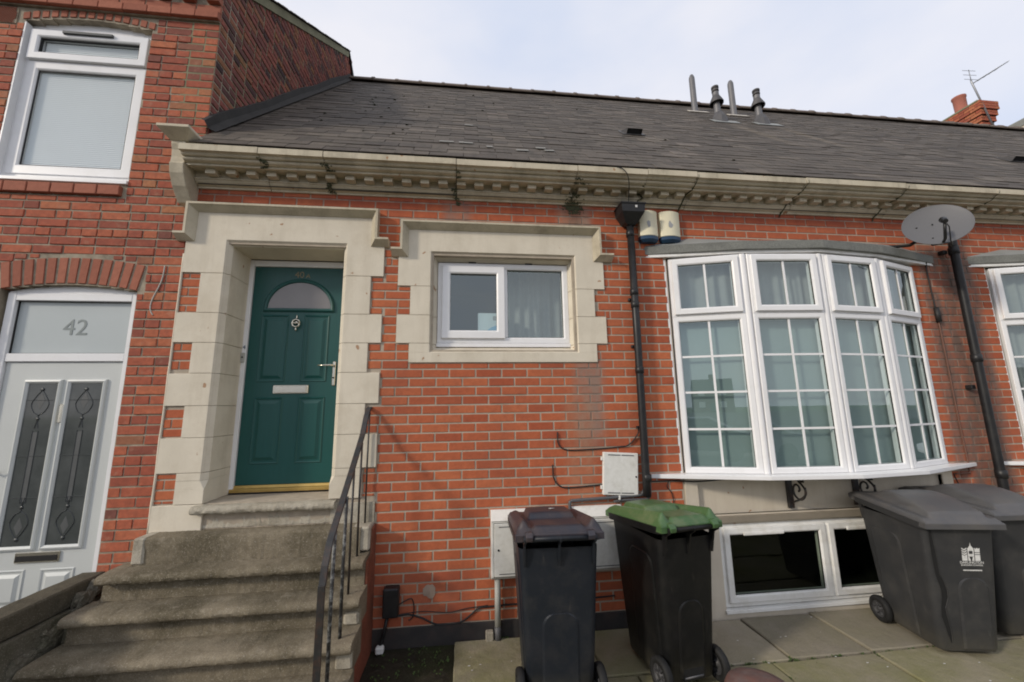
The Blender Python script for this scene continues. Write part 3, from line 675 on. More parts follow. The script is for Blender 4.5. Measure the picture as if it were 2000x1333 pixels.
# leaking joints: patches of black-green growth
def blotch(x, z0, z1, w, seed, parent, y=-0.09):
    rnd = random.Random(seed); mb = MB()
    for _ in range(int(330*w/0.1)):
        t = rnd.random(); zz = z0+(z1-z0)*t; xx = x+rnd.gauss(0, w*0.35)+0.02*math.sin(t*7+seed); 
        # follow the cornice face
        yy = None
        for (ya, za), (yb, zb_) in zip(CP[:-1], CP[1:]):
            if min(za, zb_) <= zz <= max(za, zb_) and abs(za-zb_) > 1e-6:
                f_ = (zz-za)/(zb_-za); v = ya+(yb-ya)*f_
                yy = v if yy is None else min(yy, v)
        if yy is None: yy = -0.002 if zz < 1.49 else -0.29
        s_ = rnd.uniform(.004, .011); a = rnd.uniform(0, 6)
        vs = [(xx+s_*math.cos(a+t_)*rnd.uniform(.6, 1.3), yy-0.0035-rnd.uniform(0, .004), zz+s_*math.sin(a+t_)*rnd.uniform(.6, 1.3)) for t_ in (0, 1.1, 2.3, 3.4, 4.6)]
        mb.add(vs+[(xx, yy-0.009, zz)], [(0, 1, 5), (1, 2, 5), (2, 3, 5), (3, 4, 5), (4, 0, 5)])
    mb.build('algae_growth', 'moss', parent, kind='stuff')
blotch(0.39, 1.44, 1.63, 0.03, 1, core); blotch(1.49, 1.40, 1.63, 0.085, 2, core); blotch(1.49, 1.44, 1.51, 0.11, 7, core); blotch(-0.70, 1.49, 1.64, 0.045, 3, core)
blotch(-1.20, 1.59, 1.65, 0.03, 4, core); blotch(2.14, 1.52, 1.62, 0.016, 5, core)
# joints cracked and run with dark water further along
for k, (x, sl) in enumerate([(2.62, 0.05), (3.74, 0.07), (4.83, 0.09), (5.88, 0.11)]):
    pts = [(x+0.004, -.297, 1.70), (x, -.297, 1.672), (x-.005, -.262, 1.655), (x-.01, -.24, 1.63), (x-sl*.35, -.194, 1.605), (x-sl*.55, -.09, 1.60), (x-sl*.8, -.078, 1.566), (x-sl, -.085, 1.548), (x-sl*1.2, -.05, 1.515), (x-sl*1.3, -.022, 1.49), (x-sl*1.35, -.006, 1.455)]
    pts = [(a+random.uniform(-.006, .006), b, c) for a, b, c in pts]
    MB().tube(pts, [.0015, .002, .003, .004, .007, .006, .005, .007, .007, .008, .004], 5).build('joint_run_stain', 'moss', core)
# kneeler bracket at the party wall
def kneeler():
    root = MB()
    pr = [(0.0, 1.325), (-0.03, 1.315), (-0.07, 1.325), (-0.10, 1.36), (-0.155, 1.43), (-0.20, 1.52), (-0.215, 1.60), (-0.205, 1.612), (-0.20, 1.66), (-0.205, 1.72), (-0.22, 1.765), (-0.22, 1.79), (0.0, 1.79)]
    o = root.extr(pr, -1.925, -1.818, 'x').build('kneeler_stone', 'creamd', H40, bevel=0.004)
    mb = MB(); x0, x1 = -1.93, -1.80
    b = [(x0, -0.225, 1.79), (x1, -0.225, 1.79), (x1, 0.0, 1.79), (x0, 0.0, 1.79)]
    t = [(x0-.05, -0.32, 1.85), (x1+.06, -0.32, 1.85), (x1+.06, 0.0, 1.85), (x0-.05, 0.0, 1.85)]; tt = [(p[0], p[1], 1.872) for p in t]
    mb.add(b+t+tt, [(0, 1, 2, 3)]+[(k, (k+1) % 4, 4+(k+1) % 4, 4+k) for k in range(4)]+[(4+k, 4+(k+1) % 4, 8+(k+1) % 4, 8+k) for k in range(4)]+[(8, 9, 10, 11)])
    mb.build('cap', 'creamd', o, bevel=0.003)
kneeler()

# --- roof of the cottage
SL = 1.08; RA = math.atan(SL); Y0, Z0 = -0.08, 1.93; RY = 3.65
def rz(y): return Z0+SL*(y-Y0)
ex = MB()
ys = -0.22
ex.add([(-1.80, ys, rz(ys)-.03), (XR, ys, rz(ys)-.03), (XR, RY, rz(RY)-.03), (-1.80, RY, rz(RY)-.03), (XR, 2*RY+0.2, rz(ys)-.03), (-1.80, 2*RY+0.2, rz(ys)-.03)], [(0, 1, 2, 3), (3, 2, 4, 5)])
roof = ex.build('roof', 'under', H40)
GA = 0.128; SWD = 0.30; nrow = int(((RY-ys)/math.cos(RA))/GA)+1
def slate_unit():
    # local: x across (1 wide), y up-slope, z normal; lower edge thick
    x = .5
    return [(-x, 0, 0), (x, 0, 0), (x, 1.25, 0), (-x, 1.25, 0), (-x+.004, 0.0, 1), (x-.004, 0.0, 1), (x-.004, 1.25, 1), (-x+.004, 1.25, 1)], [(0, 1, 5, 4), (4, 5, 6, 7), (1, 2, 6, 5), (3, 0, 4, 7), (2, 3, 7, 6), (0, 3, 2, 1)]
sv, sf = slate_unit()
smesh = MB().add(sv, sf).mesh('slate', 'slate')
cand = []
for r in range(nrow):
    s0 = r*GA; y = ys+s0*math.cos(RA); z = rz(ys)+s0*math.sin(RA)
    off = 0 if r % 2 else SWD/2
    for k in range(int((XR+1.8)/SWD)+2):
        a = -1.80+off+(k-1)*SWD; b = a+SWD
        a = max(a, -1.79); b = min(b, XR)
        if b-a < 0.05: continue
        cx = (a+b)/2; X, Y, D = pj((cx, y, z+.05)); ok = -10 < X < 2010 and Y > 0
        cand.append(((b-a)*GA*max(0.05, (SL*(CAM[1]-y)-(CAM[2]-z))*-1/ math.hypot(1, SL) if False else 1)/(D**3) if ok else 0, cx, y, z, b-a))
cand.sort(key=lambda t: -t[0])
mb = MB()
for i, (sc_, cx, y, z, w) in enumerate(cand):
    lift = 0.004+random.uniform(0, .0025); tilt = RA-0.020+random.uniform(-.004, .004); T = Matrix.Translation((cx+random.uniform(-.002, .002), y+random.uniform(-.003, .003), z+lift)) @ Matrix.Rotation(tilt, 4, 'X') @ Matrix.Rotation(random.uniform(-.006, .006), 4, 'Z')
    sc = (w-0.003, GA, random.uniform(.005, .008))
    if i < 300 and sc_ > 0:
        o = bpy.data.objects.new('slate', smesh); C.objects.link(o); o.parent = roof; o.matrix_local = T @ Matrix.Diagonal((*sc, 1))
    else: mb.add([tuple(T @ Vector((p[0]*sc[0], p[1]*sc[1], p[2]*sc[2]))) for p in sv], sf)
mb.build('slating', 'slates', roof, kind='stuff')
# slipped pale slates and tingles near the eaves
for (x, y, w, a) in [(0.28, 0.13, .14, .05), (0.47, .13, .14, -.02), (0.50, .80, .10, 0), (1.02, .0, .12, .1), (1.30, .04, .10, .2), (.70, 0.05, .06, 0), (1.22, .10, .10, 0)]:
    T = Matrix.Translation((x, y, rz(y)+.024)) @ Matrix.Rotation(RA-.02, 4, 'X') @ Matrix.Rotation(a, 4, 'Z')
    MB(T).box(-w/2, w/2, 0, .05, 0, .004).build('slate', simple('pale_slate', (.26, .25, .22), None) if 'ps' not in M else M['ps'], roof, label='pale slipped slate fragment near the eaves')
# moss cushions
mb = MB()
rnd = random.Random(4)
for _ in range(45):
    y = abs(rnd.gauss(1.3, .8)); x = -1.5+abs(rnd.gauss(0, .9))+y*.25
    if rnd.random() < .25: x = rnd.uniform(-1.5, 9); y = rnd.uniform(0, 3)
    s_ = rnd.uniform(.008, .024); mb.lathe([(s_, 0), (s_*.8, s_*.3), (s_*.05, s_*.45)], (x, y, rz(y)+.012), n=6)
mb.build('moss', simple('roof_moss', (.045, .045, .028), (.07, .075, .04), 30, .95), roof, kind='stuff')
# ridge tiles with raised collars
n = int((XR+1.8)/0.45); rt = None
for k in range(n):
    x = -1.78+0.45*k
    if rt is None:
        mbr = MB(); pr = [(-.15, -.10), (-.10, -.03), (-.05, 0.012), (0, .028), (.05, .012), (.10, -.03), (.15, -.10), (.14, -.12), (0, 0.0), (-.14, -.12)]
        mbr.extr(pr, 0, .445, 'x'); pr2 = [(-.155, -.09), (-.105, -.018), (-.055, .026), (0, .052), (.055, .026), (.105, -.018), (.155, -.09), (.14, -.11), (0, .005), (-.14, -.11)]
        mbr.extr(pr2, .40, .452, 'x'); rt = mbr.mesh('ridge_tile', 'ridge')
    o = bpy.data.objects.new('ridge_tile', rt); C.objects.link(o); o.parent = roof; o.location = (x, RY, rz(RY)+.05+random.uniform(-.004, .004)); o.rotation_euler = (0, 0, random.uniform(-.01, .01))
# roof ventilators (small hooded tiles)
def roof_vent(x, y, label):
    T = Matrix.Translation((x, y, rz(y)+.02)) @ Matrix.Rotation(RA, 4, 'X')
    t = thing('roof_ventilator', label, 'roof vent', (x, y, rz(y)), 'hooded roof ventilators')
    MB(T).box(-.15, .15, -.02, .20, 0, .006).build('base_plate', 'flue', t)
    mb = MB(T); vs = [(-.10, 0, .006), (.10, 0, .006), (.10, 0, .07), (-.10, 0, .07), (-.13, .17, .006), (.13, .17, .006)]
    mb.add(vs, [(2, 3, 4, 5), (1, 2, 5), (0, 4, 3)]); mb.build('hood', 'flue', t)
    MB(T).box(-.095, .095, .008, .012, .008, .064).build('grille', 'black', t)
roof_vent(2.60, .90, 'small dark hooded vent in the slates left of the four flue pipes')
roof_vent(8.20, .80, 'small hooded vent in the slates at the right edge above the second bay')
def on_roof(x, y): return (x, y, rz(y))
def slim_pipe(x, y, h, label):
    t = thing('vent_pipe', label, 'vent pipe', on_roof(x, y), 'slim capped roof vent pipes')
    z = rz(y)
    MB().lathe([(.055, -.12), (.055, h-.12), (.05, h-.08), (.03, h-.03), (.0, h-.01)], (x, y, z), n=14).build('pipe', 'galv', t)
    T = Matrix.Translation((x, y-.12, rz(y-.12)+.025)) @ Matrix.Rotation(RA, 4, 'X')
    MB(T).box(-.20, .20, -.02, .10, 0, .012, .003).build('flashing', 'whitefl', t)
slim_pipe(4.92, 3.0, .85, 'slim grey vent pipe on the slates, left of the two slim pipes')
slim_pipe(5.66, 2.90, .80, 'slim grey vent pipe on the slates between the two hatted flues')
def flue(x, y, label):
    t = thing('boiler_flue', label, 'flue', on_roof(x, y), 'hatted boiler flue terminals'); z = rz(y)
    MB().lathe([(.055, -.1), (.055, .55)], (x, y, z), n=14).build('pipe', 'galv', t)
    MB().lathe([(.115, .33), (.118, .345), (.05, .50), (.045, .56), (.0, .57)], (x, y, z), n=18).build('hat', 'flue', t)
    MB().lathe([(.0, .56), (.06, .57), (.06, .60), (.045, .605), (.045, .63), (.062, .635), (.062, .665), (.0, .68)], (x, y, z), n=14).build('terminal_cap', 'flue', t)
    MB().lathe([(.15, -.17), (.12, .02), (.075, .12), (.055, .13)], (x, y-.02, z), n=10, smooth=False).build('boot', 'flue', t)
    T = Matrix.Translation((x, y-.2, rz(y-.2)+.022)) @ Matrix.Rotation(RA, 4, 'X')
    MB(T).box(-.22, .26, -.02, .2, 0, .006).build('flashing', 'lead', t)
flue(4.86, 2.30, 'dark flue with conical hat between the two slim vent pipes')
flue(5.68, 2.33, 'dark flue with conical hat, rightmost of the four roof pipes')

# ================================================================== WINDOWS
GP = [(0, 0.06), (0, 0.0), (0.006, -0.006), (0.05, -0.006), (0.062, 0.012), (0.062, 0.06)]
def frame_prof(w, y0, y1, inner=0.012): return [(0, y1), (0, y0+.004), (.004, y0), (w-.014, y0), (w-.004, y0+.006), (w, y0+.014), (w, y1)]
def bar(mb, x0, x1, z0, z1, y0, y1, ch=0.003): mb.box(x0, x1, y0, y1, z0, z1, ch)
def bay(dx, suffix_label=None):
    P = [(2.372+dx, 0.0), (3.03+dx, -.205), (3.755+dx, -.262), (4.435+dx, -.190), (5.066+dx, 0.0)]
    zb, zt, ztr = -1.0, 0.965, 0.385
    facets = []
    root = MB()
    # corner posts
    for i, (x, y) in enumerate(P):
        r_ = .034 if 0 < i < 4 else .022
        root.lathe([(r_, zb), (r_, zt)], (x, y+.02, 0), n=12, smooth=True)
    root = root.build('bay_window', 'upvc', H40)
    for i in range(4):
        a, b = Vector(P[i]), Vector(P[i+1]); d = (b-a); w = d.length; d.normalize()
        T = Matrix(((d.x, -d.y*-1 if False else -d.y, 0, a.x), (d.y, d.x, 0, a.y), (0, 0, 1, 0), (0, 0, 0, 1)))
        m0 = .032
        # bottom fixed light frame + transom + top light outer frame
        mb = MB(T); mb.ring(m0, w-m0, zb, ztr+.012, frame_prof(.052, -.012, .055)); mb.build('frame', 'upvc', root)
        mb = MB(T); mb.ring(m0, w-m0, ztr+.013, zt, frame_prof(.035, -.010, .055)); mb.build('frame', 'upvc', root)
        mb = MB(T); mb.ring(m0+.022, w-m0-.022, ztr+.03, zt-.018, frame_prof(.058, -.034, .03)); mb.build('sash', 'upvc', root)
        gx0, gx1 = m0+.052, w-m0-.052
        MB(T).add([(gx0-.01, .012, zb+.04), (gx1+.01, .012, zb+.04), (gx1+.01, .012, ztr-.03), (gx0-.01, .012, ztr-.03)], [(0, 1, 2, 3)]).build('pane', 'glass', root)
        tx0, tx1 = m0+.08, w-m0-.08
        MB(T).add([(tx0-.01, -.008, ztr+.08), (tx1+.01, -.008, ztr+.08), (tx1+.01, -.008, zt-.07), (tx0-.01, -.008, zt-.07)], [(0, 1, 2, 3)]).build('pane', 'glass', root)
        # gasket lines
        mb = MB(T); mb.ring(gx0-.003, gx1+.003, zb+.049, ztr-.037, [(0, .002), (.004, .002), (.004, .014), (0, .014)]); mb.ring(tx0-.003, tx1+.003, ztr+.085, zt-.073, [(0, -.018), (.004, -.018), (.004, -.006), (0, -.006)]); mb.build('seal', 'gasket', root)
        # glazing bars (between the panes)
        xm = (gx0+gx1)/2
        MB(T).box(xm-.009, xm+.009, .004, .011, zb+.05, ztr-.04).build('glazing_bar', 'upvc', root)
        for k in (1, 2, 3):
            z = zb+.05+(ztr-.09-zb)*k/4
            MB(T).box(gx0, xm-.0095, .0045, .0105, z-.009, z+.009).build('glazing_bar', 'upvc', root)
            MB(T).box(xm+.0095, gx1, .0045, .0105, z-.009, z+.009).build('glazing_bar', 'upvc', root)
        xt = (tx0+tx1)/2
        MB(T).box(xt-.009, xt+.009, -.016, -.009, ztr+.088, zt-.076).build('glazing_bar', 'upvc', root)
        # sash stay glinting inside top light
        MB(T).box(xt-.02, xt+.02, .0, .01, ztr+.088, ztr+.10).build('catch', 'chrome', root)
    # sill
    Q = [(2.06+dx, 0.0), (2.98+dx, -.300), (3.75+dx, -.372), (4.47+dx, -.300), (5.39+dx, 0.0)]
    mb = MB(); n = len(Q)
    top = [(x, y, -1.0015) for x, y in Q]; f1 = [(x, y-.0, -1.008) for x, y in Q]; bt = [(x, y, -1.036) for x, y in Q]
    mb.add(top+bt, [tuple(range(n)), tuple(range(2*n-1, n-1, -1))]+[(k, k+1, n+k+1, n+k) for k in range(n-1)]+[(n-1, 0, n, 2*n-1)])
    mb.build('sill', 'upvc', root, bevel=0.004)
    # canopy
    Q = [(2.165+dx, 0.0), (3.05+dx, -.215), (3.79+dx, -.300), (4.50+dx, -.225), (5.37+dx, 0.0)]
    Q2 = [(2.19+dx, 0.0), (3.06+dx, -.185), (3.79+dx, -.268), (4.49+dx, -.195), (5.345+dx, 0.0)]
    def prism(Qa, za, Qb, zb_, m, nm, par, **k):
        v = [(x, y, za) for x, y in Qa]+[(x, y, zb_) for x, y in Qb]
        return MB().add(v, [tuple(range(n))[::-1], tuple(range(n, 2*n))]+[(j, j+1, n+j+1, n+j) for j in range(n-1)]+[(n-1, 0, n, 2*n-1)]).build(nm, m, par, **k)
    cn = prism(Q, 1.012, Q, 1.095, 'greystone', 'canopy', root, bevel=.005)
    prism(Q2, .985, Q2, 1.0115, 'upvcd', 'soffit_board', root)
    # lead dressing from the canopy up to the wall
    R_ = [(2.19+dx, 0), (2.64+dx, 0), (3.78+dx, 0), (4.9+dx, 0), (5.3+dx, 0)]
    zz = [1.10, 1.195, 1.20, 1.20, 1.10]
    v = [(x, y*.97, 1.0955) for x, y in Q]+[(R_[k][0], -.003, zz[k]) for k in range(n)]
    MB().add(v, [(j, j+1, n+j+1, n+j) for j in range(n-1)]).build('lead_dressing', 'lead', root)
    # interior: room box, floor, ceiling
    mb = MB(); x0, x1 = 2.30+dx, 5.14+dx
    mb.add([(x0, .25, -1.02), (x1, .25, -1.02), (x1, 3.2, -1.02), (x0, 3.2, -1.02), (x0, .25, 1.2), (x1, .25, 1.2), (x1, 3.2, 1.2), (x0, 3.2, 1.2)], [(0, 1, 2, 3), (4, 7, 6, 5), (0, 3, 7, 4), (1, 5, 6, 2), (3, 2, 6, 7)])
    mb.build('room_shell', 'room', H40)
    MB().add([(x, y+.03, -.999) for x, y in P]+[(5.06+dx, .3, -.999), (2.38+dx, .3, -.999)], [tuple(range(7))]).build('window_board', 'upvc', root)
    MB().add([(x, y+.03, .975) for x, y in P]+[(5.06+dx, .3, .975), (2.38+dx, .3, .975)], [tuple(range(7))[::-1]]).build('bay_ceiling', 'room', root)
    return P
def curtain(name, pts, z0, z1, m, label, amp=.018, freq=55, group=None, seed=0):
    """wavy hanging cloth along a polyline"""
    mb = MB(); vs = []; cols = []
    for (a, b) in zip(pts[:-1], pts[1:]):
        a, b = Vector(a), Vector(b); l = (b-a).length; nn = max(8, int(l/.012)); d = (b-a)/l; nrm = Vector((-d.y, d.x))
        for i in range(nn): cols.append((a+(b-a)*i/nn, nrm))
    cols.append((Vector(pts[-1]), nrm)); nz2 = 4
    s_ = 0
    for i, (p, nr) in enumerate(cols):
        s_ = i*.012
        for j in range(nz2+1):
            t = j/nz2; w = amp*(.5+.5*(1-t))*math.sin(freq*s_+2.2*noise.noise(Vector((s_*4, seed, t*.6))))+.012*noise.noise(Vector((s_*9, seed+3, t)))
            q = p+nr*w; vs.append((q.x, q.y, z0+(z1-z0)*t))
    k = nz2+1
    mb.add(vs, [(i*k+j, (i+1)*k+j, (i+1)*k+j+1, i*k+j+1) for i in range(len(cols)-1) for j in range(nz2)], True)
    o = mb.build(name, m); tag(o, label, 'curtain', group); return o
P1 = bay(0.0)
curtain('net_curtain', [(2.42, .10), (3.05, -.09), (3.76, -.15), (4.43, -.08), (5.02, .10)], .06, .94, 'curtain', 'pale net curtain hanging across the top of the left bay window')
def blind(dx, a, b, lab):
    (x0, y0), (x1, y1) = a, b; d = Vector((x1-x0, y1-y0)).normalized(); nn = Vector((-d.y, d.x))*.045
    x0 -= d.x*.035; y0 -= d.y*.035; x1 += d.x*.035; y1 += d.y*.035
    o = MB().add([(x0+nn.x, y0+nn.y, -.98), (x1+nn.x, y1+nn.y, -.98), (x1+nn.x, y1+nn.y, .36), (x0+nn.x, y0+nn.y, .36), (x0+nn.x*1.05, y0+nn.y*1.05, -.98), (x1+nn.x*1.05, y1+nn.y*1.05, -.98), (x1+nn.x*1.05, y1+nn.y*1.05, .36), (x0+nn.x*1.05, y0+nn.y*1.05, .36)], [(0, 1, 2, 3), (4, 7, 6, 5), (0, 4, 5, 1), (2, 6, 7, 3)]).build('roller_blind', 'film')
    tag(o, lab, 'blind')
blind(0, (3.08, -.17), (3.71, -.22), 'teal blind behind the lower panes of the bay window second section from left')
blind(0, (3.80, -.22), (4.39, -.16), 'teal blind behind the lower panes of the bay window third section from left')
blind(0, (2.46, .01), (2.98, -.155), 'teal blind behind the lower panes of the bay window leftmost section')
blind(0, (4.48, -.14), (5.0, .01), 'teal blind behind the lower panes of the bay window rightmost section')
bay(3.59)
curtain('net_curtain', [(6.0, .10), (6.62, -.09), (7.33, -.15), (8.0, -.08), (8.6, .10)], -.98, .94, 'curtain', 'long pale net curtain filling the right bay window at the picture edge', seed=5)

# lower panel under the bay with cellar window and iron brackets
def under_bay(dx, vis=True):
    pn = wall_plate(2.385+dx, 5.075+dx, GZ-.05, -1.037, [(2.50+dx, 4.965+dx, -1.36, -1.095), (2.66+dx, 4.68+dx, -2.13, -1.44)], -.012, .10).build('bay_apron', 'render', H40, bevel=.003)
    MB().box(2.50+dx, 4.965+dx, .025, .09, -1.36, -1.095).build('recessed_panel', 'render', pn)
    MB().extr([(.09, -1.345), (-.03, -1.375), (-.034, -1.425), (.09, -1.425)], 2.60+dx, 4.76+dx, 'x').build('lintel_ledge', 'ledge', pn, bevel=.003)
    w = MB().ring(2.655+dx, 4.685+dx, -2.10, -1.435, frame_prof(.05, -.004, .07)).build('cellar_window', 'upvcd', H40)
    MB().extr([(.07, -2.14), (-.03, -2.14), (-.03, -2.115), (.07, -2.101)], 2.65+dx, 4.69+dx, 'x').build('sill', 'upvcd', w, bevel=.002)
    xm = 3.675+dx
    MB().box(xm-.028, xm+.028, -.003, .065, -2.05, -1.485, .003).build('mullion', 'upvcd', w)
    for (a, b) in ((2.695+dx, xm-.018), (xm+.018, 4.645+dx)):
        MB().ring(a, b, -2.062, -1.472, frame_prof(.058, -.026, .03)).build('sash', 'upvcd', w)
        MB().add([(a+.05, .0, -2.01), (b-.05, .0, -2.01), (b-.05, .0, -1.52), (a+.05, .0, -1.52)], [(0, 1, 2, 3)]).build('pane', 'glassd', w)
        MB().ring(a+.054, b-.054, -2.008, -1.526, [(0, -.012), (.004, -.012), (.004, 0.002), (0, .002)]).build('seal', 'gasket', w)
        # trickle vent cover
        c_ = (a+b)/2-.12
        MB().extr([(-.03, -1.50), (-.045, -1.505), (-.045, -1.53), (-.03, -1.535)], c_-.19, c_+.19, 'x').build('trickle_vent', 'upvcd', w, bevel=.006)
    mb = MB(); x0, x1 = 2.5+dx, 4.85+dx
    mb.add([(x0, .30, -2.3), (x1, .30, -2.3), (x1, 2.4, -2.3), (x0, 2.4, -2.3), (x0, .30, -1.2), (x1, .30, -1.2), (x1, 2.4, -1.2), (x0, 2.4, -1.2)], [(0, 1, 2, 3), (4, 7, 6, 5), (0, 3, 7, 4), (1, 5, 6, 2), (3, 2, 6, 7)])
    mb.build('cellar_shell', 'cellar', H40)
under_bay(0.0); under_bay(3.59)
def scroll_bracket(x, label):
    t = thing('scroll_bracket', label, 'bracket', (x, 0, -1.36), 'black iron scroll brackets under the bay sill')
    MB().box(x-.027, x+.027, .0, .024, -1.338, -1.04, .003).build('back_plate', 'iron', t)
    MB().box(x-.015, x+.015, -.24, .004, -1.052, -1.040, .002).build('top_arm', 'iron', t)
    pts = []
    for i in range(40):      # big C-scroll
        a = R(-80)-i/39*R(300)*1; 
    c = []
    for i in range(30):
        t_ = i/29; ang = R(160)+t_*R(430); r_ = .075*(1-t_)+.010
        c.append((x, -.085+r_*math.cos(ang)*1.0, -1.165+r_*math.sin(ang)*1.2))
    MB().tube(c, .009, 6).build('scroll', 'iron', t)
    c = []
    for i in range(24):
        t_ = i/23; ang = R(-90)+t_*R(190); r_ = .12
        c.append((x, .0-.12*math.sin(t_*math.pi)*1.0-.09*t_, -1.29+.21*t_))
    for i in range(14):
        t_ = i/13; ang = R(200)-t_*R(380); r_ = .032*(1-.6*t_); c.append((x, -.09-.035+r_*math.cos(ang)+.035*0, -1.075+r_*math.sin(ang)))
    MB().tube(c, .009, 6).build('scroll', 'iron', t)
scroll_bracket(3.39, 'black iron scroll bracket under the bay sill, nearer the green lidded bin')
scroll_bracket(4.06, 'black iron scroll bracket under the bay sill above the cracked grey bin')

# small two-light window in the cream surround
def small_window():
    w = MB().ring(0.222, 1.436, 0.165, .918, frame_prof(.055, .092, .16)).build('casement_window', 'upvc', H40)
    MB().box(.217, 1.441, .080, .16, .128, .162, .003).build('sill', 'upvc', w)
    MB().box(.80, .86, .093, .155, .22, .865, .003).build('mullion', 'upvc', w)
    MB().ring(.262, .832, .205, .885, frame_prof(.075, .068, .12)).build('sash', 'upvc', w)
    MB().add([(.33, .10, .27), (.765, .10, .27), (.765, .10, .82), (.33, .10, .82)], [(0, 1, 2, 3)]).build('pane', 'glass', w)
    MB().add([(.85, .125, .21), (1.39, .125, .21), (1.39, .125, .87), (.85, .125, .87)], [(0, 1, 2, 3)]).build('pane', 'glass', w)
    MB().ring(.334, .760, .277, .812, [(0, .082), (.004, .082), (.004, .098), (0, .098)]).build('seal', 'gasket', w)
    MB().ring(.859, 1.383, .218, .865, [(0, .105), (.004, .105), (.004, .124), (0, .124)]).build('seal', 'gasket', w)
    mb = MB(); x0, x1 = -.15, 1.75
    mb.add([(x0, .30, -.3), (x1, .30, -.3), (x1, 2.6, -.3), (x0, 2.6, -.3), (x0, .30, 1.3), (x1, .30, 1.3), (x1, 2.6, 1.3), (x0, 2.6, 1.3)], [(0, 1, 2, 3), (4, 7, 6, 5), (0, 3, 7, 4), (1, 5, 6, 2), (3, 2, 6, 7)])
    mb.build('room_shell', 'roomp', H40)
    MB().box(.2, 1.45, .165, .34, .13, .15).build('window_board', 'upvc', w)
    b = thing('soap_powder_carton', 'white and blue carton standing inside behind the left pane of the small window', 'box', (.70, .22, .152))
    MB().box(.59, .86, .20, .30, .152, .47, .002).build('carton', 'carton', b)
    vs = [(.60, .1985, .154)]+[(.60+.255*(i/12), .1985, .154+.20*math.sin(min(1, .25+i/12)*math.pi*.5)*(1 if i else .2)) for i in range(13)]+[(.855, .1985, .154)]
    MB().add(vs, [tuple(range(len(vs)))]).build('blue_print', 'cartonb', b)
    MB().box(.73, .85, .198, .1995, .40, .44).build('grey_print_panel', 'print', b)
    curtain('voile_curtain', [(.80, .36), (1.42, .34)], .15, .93, 'curtain', 'thin grey voile hanging behind the right pane of the small window', .02, 60, seed=9)
small_window()

